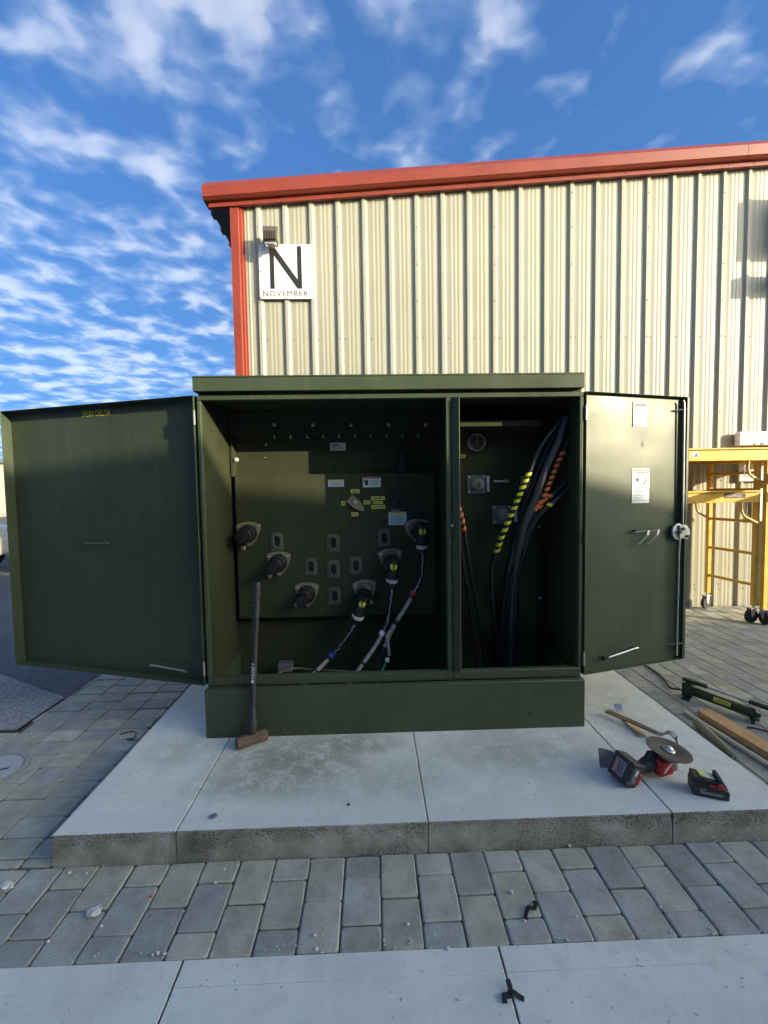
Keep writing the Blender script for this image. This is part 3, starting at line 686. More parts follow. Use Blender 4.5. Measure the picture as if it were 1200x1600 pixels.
MB().box(1.168, CX1-0.002, 2.36, 2.40, 0.456, 2.004).build('jamb', 'green', cab, bev=0.003)
MB().box(CX0+0.004, CX1-0.002, 2.361, 2.40, 2.005, 2.030).build('top_rail', 'green', cab, bev=0.003)
MB().box(CX0, -0.932, 2.402, 3.62, 0.402, 2.03).build('side_wall', 'green_shade', cab, smooth=0)
MB().box(1.168, CX1, 2.402, 3.62, 0.402, 2.03).build('side_wall', 'green_shade', cab, smooth=0)
MB().box(CX0+0.01, CX1-0.01, 2.372, 3.62, 2.0315, 2.046).build('ceiling', 'green_shade', cab, smooth=0)
mb = MB()
mb.box(CX0-0.006, CX1-0.008, 2.335, 3.65, 2.120, 2.130); mb.box(CX0-0.006, CX1-0.008, 2.335, 2.341, 2.047, 2.1195)
mb.box(CX0-0.006, CX0+0.0, 2.3415, 3.65, 2.047, 2.1195); mb.box(CX1-0.014, CX1-0.008, 2.3415, 3.65, 2.047, 2.1195)
mb.build('roof_cap', 'green', cab, bev=0.003)
MB().box(-0.93, 1.165, 2.41, 3.0, 0.128, 0.14).build('floor', 'dark', cab, smooth=0)
# centre post with its slanted stop plate
MB().box(0.415, 0.440, 2.362, 2.41, 0.456, 2.004).build('center_post', 'green', cab, bev=0.002)
mb = MB(); mb.prism([(0.441, 2.372), (0.482, 2.330), (0.486, 2.334), (0.486, 2.40), (0.441, 2.40)], (0, 0, 0.456), X, Yv, (0, 0, 1.545)); mb.build('stop_plate', 'green', cab, bev=0.001)
mb = MB(); p_ = at(707.5, 821, 2.345); mb.lathe([(0.008, 0), (0.008, -0.006), (0.004, -0.006), (0.004, -0.002)], p_+Vector((0, 0.006, 0)), (0.69, 0.72, 0), 12); mb.build('stop_bolt', 'steel', cab)
mb = MB(); p_ = at(708, 841, 2.345); mb.lathe([(0.009, 0), (0.009, -0.002)], p_+Vector((0, 0.006, 0)), (0.69, 0.72, 0), 14); mb.build('bolt_hole', 'black_print', cab)
MB().box(0.443, 0.455, 2.402, 2.868, 0.20, 2.03).build('divider', 'green_shade', cab, smooth=0)
# tank wall and front plate of the left compartment
TY, FY = 2.87, 2.80
MB().box(-0.93, 1.165, TY, 3.62, 0.145, 2.03).build('tank', 'green_shade', cab, smooth=0)
MB().box(-0.93, 0.442, TY-0.06, TY-0.001, 1.875, 2.029).build('lid_flange', 'green_shade', cab, bev=0.003)
MB().box(-0.902, 0.415, FY, TY-0.001, 0.657, 1.61).build('terminal_plate', 'green_shade', cab, bev=0.003)
MB().box(-0.925, -0.909, 2.80, 2.868, 1.60, 1.86).build('corner_strip', 'green_shade', cab, bev=0.002)
bolt = MB(); bolt.lathe([(0.011, 0), (0.011, -0.005), (0.017, -0.005), (0.017, -0.002), (0.011, -0.009), (0.0, -0.011)], (0, 0, 0), (0, 1, 0), 12)
bolt = MB(); bolt.lathe([(0.012, 0.0), (0.012, 0.006), (0.0085, 0.008), (0.0075, 0.008), (0.0075, 0.003)], (0, 0, 0), (0, -1, 0), 14)
b0 = bolt.build('bolt', 'steel', cab, org=(0, 0, 0)); used = [False]
def put_bolt(p, s=1.0):
    if not used[0]: place(b0, cab, p); o = b0; used[0] = True
    else: o = inst(b0, cab, p)
    o.scale = (s, s, s); return o
for px_ in (429, 489, 548.5, 607, 665): put_bolt(at(px_, 664, TY-0.0605))
for px_ in (416, 414): put_bolt(at(px_, 695 if px_ == 416 else 715, TY-0.001), 0.7 if px_ == 416 else 0.4)
stud = MB(); stud.lathe([(0.005, 0), (0.005, -0.016), (0.009, -0.016), (0.009, -0.024), (0.004, -0.026)], (0, 0, 0), (0, 0, 1), 8)
s0 = None
for px_ in (429, 454, 480, 505, 530, 555, 579, 604.5, 629, 654):
    p = at(px_, 682, TY-0.035); p.z = 1.8745
    if s0 is None: s0 = stud.build('stud', 'steel', cab, org=(0, 0, 0)); place(s0, cab, p)
    else: inst(s0, cab, p)
for (a_, b_) in ((372, 695),): put_bolt(at(a_, b_, TY-0.001), 0.4)
mb = MB(); p_ = at(368, 719, 2.82); mb.lathe([(0.004, 0), (0.004, 0.02), (0.013, 0.02), (0.013, 0.028), (0.004, 0.03)], p_, (0.5, -1, 0), 12); mb.build('ground_stud', 'steel', cab)
# bushings: shield-shaped flange, bolts and a stub
def flange_poly(r=0.088):
    pts = []
    for a0, cxx, czz in ((150, -0.058, 0.040), (30, 0.058, 0.040), (270, 0.0, -0.062)):
        for k in range(-3, 4): pass
    cs = [(-0.058, 0.042), (0.0, -0.066), (0.058, 0.042)]
    out = []
    for (c, a0, a1) in ((cs[0], 95, 205), (cs[1], 215, 325), (cs[2], -25, 85)):
        for k in range(7):
            an = R(a0+(a1-a0)*k/6); out.append((c[0]+0.022*math.cos(an), c[1]+0.022*math.sin(an)))
    # bow the three sides outward
    res = []
    n = len(out)
    for i in range(n):
        res.append(out[i])
        j = (i+1) % n
        if (Vector(out[i])-Vector(out[j])).length > 0.05:
            for t in (0.25, 0.5, 0.75):
                q = Vector(out[i]).lerp(Vector(out[j]), t); k = 1+0.62*t*(1-t)*1.0
                res.append((q.x*k*1.02, q.y*k*1.02))
    return res
def bushing(c, stub, name_mat='brass', stub_len=0.15, tilt=(0, 0, 0), rot=0.0):
    c = Vector(c); cr, sr = math.cos(rot), math.sin(rot)
    poly = [(a*cr-b*sr, a*sr+b*cr) for a, b in flange_poly()]
    mb = MB(); mb.prism(poly, (c.x, FY-0.014, c.z), X, Z, (0, 0.0135, 0))
    fl = mb.build('bushing_flange', 'brass', cab, bev=0.003)
    for (a, b) in ((-0.058, 0.042), (0.0, -0.066), (0.058, 0.042)):
        q = Vector((c.x+a*cr-b*sr, FY-0.0145, c.z+a*sr+b*cr)); o = inst(b0, fl, q, name='flange_bolt'); o.scale = (0.7, 0.7, 0.7)
    ax = Vector((tilt[0], -1, tilt[1])).normalized()
    mb = MB(); mb.lathe([(0.060, 0.0), (0.058, 0.03), (0.050, 0.035), (0.048, 0.07), (0.040, 0.075), (0.034, stub_len), (0.026, stub_len+0.002)], (c.x, FY-0.015, c.z), ax, 24)
    mb.build('bushing', 'rubber' if stub else 'lamp', cab)
for (px_, py_) in ((389, 833), (436, 879), (480, 927)): bushing(at(px_, py_, FY), True, stub_len=0.14, tilt=(-0.10, -0.12))
for (px_, py_) in ((651, 828), (610, 874), (570, 923)): bushing(at(px_, py_, FY), False, stub_len=0.09, rot=0.08)
# parking-stand brackets
def bracket(px_, py_):
    c = at(px_, py_, FY); mb = MB()
    a, b = 0.042, 0.058
    pl = [(-a, -b), (a, -b), (a, b-0.02), (a*0.75, b), (-a*0.75, b), (-a, b-0.02)]
    mb.prism(pl, (c.x, FY-0.006, c.z), X, Z, (0, 0.0055, 0))
    path = [(c.x+0.025*math.cos(t), FY-0.009, c.z+(0.016 if math.sin(t) > 0 else -0.016)+0.025*math.sin(t)) for t in [2*math.pi*i/20 for i in range(21)]]
    mb.tube(path, 0.007, 6, False)
    mb.slot(1); mb.add([(c.x+0.022*math.cos(t), FY-0.0064, c.z+(0.016 if math.sin(t) > 0 else -0.016)+0.022*math.sin(t)) for t in [2*math.pi*(i+0.5)/16 for i in range(16)]], [tuple(range(16))])
    mb.build('parking_bracket', ['bracket', 'dark'], cab, bev=0.001)
for q in ((433, 846), (521, 848), (600, 840), (486, 885), (521, 889), (556, 883), (523, 931)): bracket(*q)
for q in ((381, 856), (422, 900), (463, 945), (580, 941), (622, 893)):
    c = at(q[0], q[1], FY); mb = MB(); mb.lathe([(0.016, 0), (0.016, 0.012), (0.011, 0.016)], (c.x, FY, c.z), (0, -1, 0), 12); mb.build('drain_plug', 'brass', cab)
# labels
def label(px_, py_, w, h, Yp, mats, draw, name='label', parent=None):
    c = at(px_, py_, Yp); mb = MB()
    mb.box(c.x-w/2, c.x+w/2, Yp-0.0022, Yp-0.0002, c.z-h/2, c.z+h/2)
    o = Vector((c.x-w/2, Yp-0.0024, c.z-h/2))
    draw(mb, o, w, h)
    return mb.build(name, mats, parent or cab, smooth=0)
def lines(mb, o, w, h, u0, u1, v0, v1, n, t=0.45, seed=1):
    r_ = random.Random(seed)
    for i in range(n):
        va = v1-(v1-v0)*(i+1)/n; vb = va+(v1-v0)/n*t
        rect(mb, o, X, Z, u0*w, (u1-r_.random()*0.18*(u1-u0))*w, va*h, vb*h, 0.0002)
def d_plate(mb, o, w, h):
    mb.slot(1); lines(mb, o, w, h, 0.06, 0.6, 0.62, 0.86, 1, 0.9); lines(mb, o, w, h, 0.06, 0.9, 0.12, 0.6, 4, 0.4, 3)
def d_warn(mb, o, w, h):
    mb.slot(2); rect(mb, o, X, Z, 0.03*w, 0.97*w, 0.84*h, 0.97*h, 0.0002); mb.slot(1); lines(mb, o, w, h, 0.38, 0.92, 0.14, 0.78, 6, 0.45, 5)
    mb.slot(3); rect(mb, o, X, Z, 0.12*w, 0.30*w, 0.2*h, 0.7*h, 0.0002); rect(mb, o, X, Z, 0.06*w, 0.14*w, 0.55*h, 0.78*h, 0.0003)
def d_note(mb, o, w, h):
    mb.slot(2); rect(mb, o, X, Z, 0.02*w, 0.98*w, 0.84*h, 0.98*h, 0.0002); mb.slot(1); lines(mb, o, w, h, 0.12, 0.9, 0.1, 0.78, 9, 0.45, 6)
def d_yel(mb, o, w, h):
    mb.slot(1); lines(mb, o, w, h, 0.12, 0.95, 0.3, 0.7, 1, 1.0, 2)
label(528, 698, 0.105, 0.052, TY, ['label', 'grey_print'], d_plate, 'nameplate')
label(525, 755, 0.105, 0.047, FY, ['label', 'blue_print', 'yellow_lab'], d_note, 'instruction_label')
label(581, 753.5, 0.118, 0.066, FY, ['label', 'blue_print', 'label_red', 'black_print'], d_warn, 'warning_label')
label(621, 810, 0.118, 0.088, FY, ['label', 'blue_print', 'yellow_lab'], d_note, 'instruction_label')
for (a_, b_, w_, h_) in ((555, 767.5, .060, .026), (536.5, 786.5, .028, .028), (554.5, 803.5, .046, .026), (573.5, 785, .046, .026), (590.5, 778.5, .092, .026), (590.5, 785, .068, .022), (591, 792, .092, .026)):
    if abs(b_-785) < 0.1 and a_ > 580: continue
    label(a_, b_, w_, h_, FY, ['yellow_lab', 'grey_print'], d_yel, 'yellow_tag')
label(590.5, 785.2, 0.068, 0.018, FY, ['yellow_lab', 'grey_print'], d_yel, 'yellow_tag')
# switch handle, knob and dark lever
c = at(555, 785, FY); mb = MB(); ca, sa = math.cos(R(-42)), math.sin(R(-42))
poly = [(-0.045, -0.03), (0.02, -0.032), (0.075, -0.014), (0.085, 0.0), (0.075, 0.014), (0.02, 0.032), (-0.045, 0.03)]
mb.prism([(a*ca-b*sa, a*sa+b*ca) for a, b in poly], (c.x-0.005, FY-0.022, c.z), X, Z, (0, 0.008, 0)); mb.lathe([(0.018, 0), (0.018, 0.013)], (c.x, FY, c.z), (0, -1, 0), 14)
sh = mb.build('switch_handle', 'brass', cab, bev=0.002)
mb = MB(); mb.lathe([(0.012, 0), (0.012, 0.010), (0.008, 0.012)], (c.x, FY-0.0225, c.z), (0, -1, 0), 8); mb.build('bolt', 'steel', sh)
c = at(618, 783, FY); mb = MB()
mb.lathe([(0.05, 0.0), (0.05, 0.006), (0.042, 0.008), (0.042, 0.018), (0.020, 0.022), (0.018, 0.05), (0.010, 0.055)], (c.x, FY, c.z), (0, -1, 0), 28); kn = mb.build('dial_knob', 'rubber', cab)
for i in range(9):
    a = R(200-i*27.5); mb = MB(); q = Vector((c.x+0.044*math.cos(a), FY-0.0085, c.z+0.044*math.sin(a))); mb.box(q.x-0.002, q.x+0.002, q.y-0.001, q.y, q.z-0.002, q.z+0.002); mb.build('dial_mark', 'scuff', kn, smooth=0)
mb = MB(); mb.box(c.x-0.028, c.x+0.028, FY-0.004, FY-0.0005, c.z-0.075, c.z-0.052); mb.build('dial_tag', 'scuff', cab, bev=0.001)
c = at(627, 722, TY); mb = MB(); mb.prism([(-0.03, -0.075), (0.03, -0.075), (0.018, 0.06), (0.010, 0.07), (-0.010, 0.07), (-0.018, 0.06)], (c.x, TY-0.05, c.z), X, Z, (0, 0.049, 0)); mb.build('relief_valve', 'rubber', cab, bev=0.004)
# small junction box and lead on the compartment floor
c = at(446, 1041, 2.75); mb = MB(); mb.box(c.x-0.045, c.x+0.045, 2.72, 2.79, c.z-0.03, c.z+0.025); mb.build('junction_box', 'grey_metal', cab, bev=0.003)

# ---- right compartment
RY = 2.80
MB().box(0.457, 1.10, RY, 2.868, 0.145, 1.905).build('secondary_panel', 'green_shade', cab, bev=0.002)
zb = at(740, 662, 2.59).z
MB().box(0.457, 1.052, 2.585, RY-0.001, zb-0.017, zb+0.019).build('panel_ledge', 'green_shade', cab, bev=0.002)
for px_ in (759, 803, 842):
    c = at(px_, 700, RY); MB().box(c.x-0.003, c.x+0.003, RY-0.004, RY-0.0005, 1.55, zb-0.018).build('panel_rib', 'green_shade', cab, smooth=0)
MB().box(0.47, 1.03, RY-0.004, RY-0.0005, 0.62, 0.628).build('panel_seam', 'green_shade', cab, smooth=0)
c = at(743, 692, RY); mb = MB()
mb.lathe([(0.060, 0), (0.060, 0.035), (0.056, 0.042), (0.052, 0.042), (0.052, 0.034), (0.0, 0.034)], (c.x, RY, c.z), (0, -1, 0), 32); ga = mb.build('temperature_gauge', 'steel', cab)
mb = MB(); mb.lathe([(0.051, 0), (0.051, 0.0015)], (c.x, RY-0.0345, c.z), (0, -1, 0), 32); mb.build('dial_face', 'black_print', ga)
mb = MB(); mb.box(c.x-0.0015, c.x+0.0015, RY-0.0372, RY-0.0362, c.z-0.012, c.z+0.040); mb.build('needle', 'label', ga, smooth=0)
for i in range(13):
    a = R(225-i*22.5); q = Vector((c.x+0.043*math.cos(a), 0, c.z+0.043*math.sin(a)))
    mb = MB(); mb.obox((q.x, RY-0.0366, q.z), Vector((math.cos(a), 0, math.sin(a)))*0.004, Vector((-math.sin(a), 0, math.cos(a)))*0.001, (0, 0.0004, 0)); mb.build('gauge_mark', 'label', ga, smooth=0)
for (px_, py_, s_) in ((744, 757, 0.062), (783, 804, 0.062), (826, 757, 0.058)):
    c = at(px_, py_, RY); mb = MB(); mb.box(c.x-s_, c.x+s_, RY-0.014, RY-0.0005, c.z-s_, c.z+s_); vp = mb.build('terminal_block', 'scuff', cab, bev=0.004)
    for sx in (-1, 1):
        for sz in (-1, 1): o = inst(b0, vp, (c.x+sx*s_*0.8, RY-0.0145, c.z+sz*s_*0.8), name='bolt'); o.scale = (0.6, 0.6, 0.6)
    mb = MB(); mb.lathe([(0.042, 0), (0.042, 0.012), (0.034, 0.016), (0.028, 0.030), (0.014, 0.034), (0.014, 0.07), (0.010, 0.075)], (c.x+0.008, RY-0.0145, c.z), (0.12, -1, -0.02), 24); mb.build('terminal_stud', 'grey_sleeve', vp)
for (px_, py_) in ((761.5, 756), (804.5, 803)):
    c = at(px_, py_, RY); MB().box(c.x-0.009, c.x+0.009, RY-0.018, RY-0.0145, c.z-0.052, c.z+0.052).build('tag_strip', 'label', cab, smooth=0)
c = at(781, 752, RY); mb = MB(); mb.tube([(c.x-0.05, RY-0.03, c.z), (c.x+0.05, RY-0.03, c.z)], 0.009, 10); mb.tube([(c.x+0.03, RY-0.002, c.z), (c.x+0.03, RY-0.04, c.z)], 0.014, 10); mb.build('drain_valve', 'steel', cab)
label(721, 713, 0.05, 0.022, RY, ['yellow_lab', 'grey_print'], d_yel, 'yellow_tag')
c = at(842, 823, RY); put_bolt(Vector((c.x, RY, c.z)), 0.8); c = at(843, 934, RY); put_bolt(Vector((c.x, RY, c.z)), 0.9)
# bolt heads on the skirt and sill
for (px_, py_, Yp) in ((408, 1140, 2.32), (830, 1114, 2.32), (711, 1057, 2.362), (442, 1140, 2.32)):
    c = at(px_, py_, Yp); mb = MB(); mb.lathe([(0.010, 0), (0.009, 0.004), (0.004, 0.0055)], (c.x, Yp, c.z), (0, -1, 0), 10); mb.build('bolt_head', 'green', cab)

# ---- doors
class Door:
    def __init__(s, h, f, sgn):
        s.h = Vector((*h, 0)); d = Vector((*f, 0))-s.h; s.W = d.length; s.d = d.normalized(); s.n = Vector((-s.d.y, s.d.x, 0))*sgn; s.sgn = sgn
    def P(s, u, n, z): return s.h+s.d*u+s.n*n+Z*z
    def box(s, mb, u0, u1, n0, n1, z0, z1):
        return mb.obox(s.P((u0+u1)/2, (n0+n1)/2, (z0+z1)/2), s.d*(u1-u0)/2, s.n*(n1-n0)/2, Z*(z1-z0)/2)
DZ0, DZ1 = 0.409, 2.033
def make_door(D, label_):
    W = D.W; mb = MB(); fd = D.fd
    D.box(mb, 0.006, W, -fd-0.003, -fd-0.0005, DZ0, DZ1)
    D.box(mb, 0.006, 0.0085, -fd, 0.0, DZ0, DZ1); D.box(mb, W-0.0025, W, -fd, 0.0, DZ0, DZ1)
    D.box(mb, 0.009, W-0.003, -fd, 0.0, DZ0, DZ0+0.0025); D.box(mb, 0.009, W-0.003, -fd, 0.0, DZ1-0.0025, DZ1)
    D.box(mb, W-0.020, W-0.003, -0.0025, 0.0, DZ0+0.003, DZ1-0.003) if D.sgn < 0 else None
    o = mb.build('door', 'green', cab, org=D.P(0, 0, DZ0), bev=0.0012, smooth=30)
    o['label'] = label_
    for z in (DZ0+0.10, (DZ0+DZ1)/2, DZ1-0.12):
        m2 = MB(); m2.tube([D.P(0.0, 0.004, z-0.04), D.P(0.0, 0.004, z+0.04)], 0.006, 8); m2.build('hinge', 'steel' if abs(z-1.2) > 0.1 else 'green', o)
    return o
Door.fd = 0.060
DL = Door((-0.965, 2.36), (-2.335, 2.75), 1); DR = Door((1.20, 2.36), (1.940, 2.549), -1)
DR.fd = 0.034
dl = make_door(DL, 'wide left door with yellow voltage lettering'); dr = make_door(DR, 'narrow right door with danger label and latch rods')
SK = -0.0600
# left door: lettering reads from free edge to hinge, i.e. left to right in the view
mb = MB(); text_mb(mb, '34500 DELTA', DL.P(0.843, SK, 1.972), -DL.d, Z, 0.212, 0.036, 0.0008, 1.0); mb.build('lettering', 'yellow_txt', dl, smooth=0)
def handle(D, door, u0, u1, z0, z1, out=0.045, drop=0.02, mat='bright', r=0.0055):
    m2 = MB(); pts = smooth_path([D.P(u0, SK+out*0.25, z0-drop), D.P(u0, SK+out*0.9, z0-drop*0.4), D.P(u0+(u1-u0)*0.06, SK+out, z0), D.P((u0+u1)/2, SK+out, (z0+z1)/2), D.P(u1-(u1-u0)*0.06, SK+out, z1), D.P(u1, SK+out*0.9, z1-drop*0.4), D.P(u1, SK+out*0.25, z1-drop)], 5)
    m2.tube(pts, r, 8); h = m2.build('hold_open_rod', mat, door)
    for u, z in ((u0, z0), (u1, z1)):
        m2 = MB(); D.box(m2, u-0.024, u+0.024, SK+0.0005, SK+0.003, z-drop-0.012, z-drop+0.012); D.box(m2, u-0.004, u+0.004, SK+0.003, SK+0.02, z-drop-0.012, z-drop+0.012); m2.build('rod_clip', 'green', door)
handle(DL, dl, 0.385, 0.150, 0.490, 0.478)
m2 = MB(); m2.tube([DL.P(0.853, SK+0.022, 1.203), DL.P(0.667, SK+0.022, 1.206)], 0.0035, 8); m2.build('slide_bar', 'scuff', dl)
for u in (0.81, 0.69):
    m2 = MB(); DL.box(m2, u-0.008, u+0.008, SK+0.0005, SK+0.024, 1.206, 1.214); m2.build('rod_clip', 'green', dl)
m2 = MB(); m2.tube(smooth_path([DL.P(DL.W+0.004, -0.085, 1.30), DL.P(DL.W+0.02, -0.10, 1.305), DL.P(DL.W+0.10, -0.14, 1.285), DL.P(DL.W+0.2, -0.14, 1.27)], 4), 0.010, 8); m2.build('latch_handle', 'rubber', dl)
m2 = MB(); DL.box(m2, DL.W+0.0005, DL.W+0.003, -0.055, -0.02, 1.205, 1.245); m2.build('paper_tag', 'label', dl, smooth=0)
# right door
SK = -0.034
def dquad(mb, D, u0, u1, z0, z1, n, slot=None):
    if slot is not None: mb.slot(slot)
    a, b, c_, d_ = D.P(u0, n, z0), D.P(u1, n, z0), D.P(u1, n, z1), D.P(u0, n, z1)
    mb.add([a, b, c_, d_], [(0, 1, 2, 3)])
mb = MB(); DR.box(mb, 0.366, 0.470, SK+0.0005, SK+0.004, 1.850, 1.995)
dquad(mb, DR, 0.372, 0.464, 1.968, 1.985, SK+0.0044, 1); mb.build('document_pouch', ['pouch', 'scuff'], dr, smooth=0) if 'pouch' in MAT else mb.build('document_pouch', ['cream', 'scuff'], dr, smooth=0)
LU0, LU1, LZ0, LZ1 = 0.366, 0.496, 1.395, 1.602; lw, lh = LU1-LU0, LZ1-LZ0
mb = MB(); DR.box(mb, LU0, LU1, SK+0.0005, SK+0.0018, LZ0, LZ1)
dquad(mb, DR, LU0+0.04*lw, LU1-0.04*lw, LZ1-0.135*lh, LZ1-0.02*lh, SK+0.0021, 1)
mb.slot(0); text_mb(mb, 'DANGER', DR.P(LU0+0.30*lw, SK+0.0021, LZ1-0.105*lh), DR.d, Z, 0.58*lw, 0.055*lh, 0.0004)
tri = [(0.09, -0.118), (0.25, -0.118), (0.17, -0.035)]
mb.add([DR.P(LU0+a*lw, SK+0.0025, LZ1+b*lh) for a, b in tri], [(0, 1, 2)])
mb.slot(2)
rr_ = random.Random(4)
bc = (0.30, -0.32)     # burst pictogram
for i in range(11):
    a = 2*math.pi*i/11+0.2; L1 = 0.14+0.07*rr_.random()
    p0 = (bc[0]+0.07*math.cos(a-0.32), bc[1]+0.045*math.sin(a-0.32)); p1 = (bc[0]+0.07*math.cos(a+0.32), bc[1]+0.045*math.sin(a+0.32)); p2 = (bc[0]+L1*math.cos(a), bc[1]+L1*0.65*math.sin(a))
    mb.add([DR.P(LU0+p[0]*lw, SK+0.0022, LZ1+p[1]*lh) for p in (p0, p1, p2)], [(0, 1, 2)])
mb.add([DR.P(LU0+(bc[0]+0.075*math.cos(2*math.pi*i/12))*lw, SK+0.00225, LZ1+(bc[1]+0.05*math.sin(2*math.pi*i/12))*lh) for i in range(12)], [tuple(range(12))])
def stroke(p, q, w_):
    p, q = Vector(p), Vector(q); d = (q-p).normalized(); s_ = Vector((-d.y, d.x))*w_
    mb.add([DR.P(LU0+v.x*lw, SK+0.0022, LZ1+v.y*lh) for v in (p-s_, q-s_, q+s_, p+s_)], [(0, 1, 2, 3)])
for p, q, w_ in (((0.72, -0.42), (0.80, -0.30), 0.028), ((0.80, -0.30), (0.88, -0.25), 0.015), ((0.80, -0.31), (0.66, -0.27), 0.012), ((0.72, -0.42), (0.62, -0.42), 0.015), ((0.73, -0.41), (0.71, -0.49), 0.016), ((0.62, -0.42), (0.64, -0.47), 0.013), ((0.79, -0.32), (0.86, -0.38), 0.012)): stroke(p, q, w_)
mb.add([DR.P(LU0+(0.89+0.03*math.cos(2*math.pi*i/10))*lw, SK+0.00225, LZ1+(-0.245+0.02*math.sin(2*math.pi*i/10))*lh) for i in range(10)], [tuple(range(10))])
mb.slot(3); r_ = random.Random(9)
for i in range(3): dquad(mb, DR, LU0+0.14*lw, LU0+(0.86-0.14*r_.random()-(0.1 if i == 2 else 0))*lw, LZ1-(0.565+0.055*i)*lh, LZ1-(0.535+0.055*i)*lh, SK+0.0022)
for i in range(5): dquad(mb, DR, LU0+0.14*lw, LU0+(0.86-0.3*r_.random())*lw, LZ1-(0.74+0.048*i)*lh, LZ1-(0.722+0.048*i)*lh, SK+0.0022)
wl = mb.build('danger_label', ['label', 'label_red', 'black_print', 'blue_print'], dr, smooth=0); wl['label'] = 'white danger label with red header and burst pictogram'
handle(DR, dr, 0.165, 0.385, 0.500, 0.530)
# latch rods along the free edge
ru, rn = 0.728, -0.006
m2 = MB(); m2.tube([DR.P(ru-0.012, rn, 2.012), DR.P(ru-0.004, rn, 1.995), DR.P(ru, rn, 1.60), DR.P(ru+0.004, rn, 1.232)], 0.0062, 8); m2.build('latch_rod', 'bright', dr)
m2 = MB(); m2.tube([DR.P(ru-0.016, rn, 1.20), DR.P(ru-0.022, rn, 1.10), DR.P(ru-0.022, rn, 0.435)], 0.0052, 8); m2.build('latch_rod', 'steel', dr)
for z in (1.955, 0.507):
    m2 = MB(); m2.tube([DR.P(ru-0.07, SK+0.002, z-0.004), DR.P(ru-0.045, SK+0.02, z), DR.P(ru+0.015, rn+0.004, z+0.004)], 0.0035, 6); m2.build('rod_guide', 'scuff', dr)
lz_ = 1.213
m2 = MB(); m2.lathe([(0.050, 0), (0.052, 0.006), (0.050, 0.012), (0.02, 0.013)], DR.P(ru-0.024, rn-0.012, lz_), DR.n, 18)
pl = [(-0.02, -0.035), (0.045, -0.05), (0.062, -0.01), (0.058, 0.012), (0.03, 0.042), (-0.02, 0.040)]
m2.prism(pl, DR.P(ru-0.01, rn+0.004, lz_), DR.d, Z, DR.n*0.007); lt = m2.build('latch_cam', 'steel', dr, bev=0.001)
for (a, b) in ((0.028, -0.030), (-0.005, 0.018), (-0.03, 0.0)):
    m2 = MB(); m2.lathe([(0.010, 0), (0.010, 0.008), (0.006, 0.012)], DR.P(ru+a, rn+0.011, lz_+b), DR.n, 10); m2.build('latch_nut', 'scuff', dr)
m2 = MB(); m2.tube([DR.P(ru-0.02, SK+0.001, lz_), DR.P(ru-0.02, rn-0.013, lz_)], 0.016, 12); m2.build('latch_shaft', 'steel', dr)
m2 = MB(); m2.tube([DR.P(ru-0.18-0.19, SK+0.03, 1.226), DR.P(ru-0.18, SK+0.03, 1.232)], 0.0045, 8); m2.build('slide_bar', 'scuff', dr)
for u in (ru-0.34, ru-0.21):
    m2 = MB(); DR.box(m2, u-0.008, u+0.008, SK+0.0005, SK+0.03, 1.227, 1.236); m2.build('rod_clip', 'green', dr)
for du in (0.0, 0.075):   # loose bent metal straps hanging from the bar
    u = 0.455+du
    m2 = MB(); pth = [DR.P(u+0.008, SK+0.034, 1.232), DR.P(u-0.002, SK+0.036, 1.205), DR.P(u-0.03, SK+0.03, 1.175), DR.P(u-0.055, SK+0.02, 1.150)]
    for p, q in zip(pth[:-1], pth[1:]):
        m2.obox((p+q)/2, (q-p)/2, DR.d*0.008, DR.n*0.001)
    m2.build('hanging_strap', 'steel', dr, smooth=0)
rs = random.Random(31)
mb = MB()
for (u0_, z0_, du_, dz_, n_) in ((0.115, 0.95, 0.035, 0.10, 26), (0.10, 0.84, 0.012, 0.04, 8), (0.44, 1.74, 0.02, 0.025, 16)):
    for k in range(n_):
        u_, z_ = u0_+rs.gauss(0, du_*0.35)+(rs.random()-0.5)*0.01, z0_+rs.gauss(0, dz_*0.45); l_ = rs.uniform(0.004, 0.016); w_ = rs.uniform(0.0006, 0.0016)
        a_, b_ = DR.P(u_, SK+0.0006, z_), DR.P(u_+l_*0.35, SK+0.0006, z_+l_); s_ = DR.d*w_
        mb.add([a_-s_, a_+s_, b_+s_, b_-s_], [(0, 1, 2, 3)])
o_ = mb.build('chalk_scuff', 'bracket', dr, smooth=0); o_['kind'] = 'stuff'

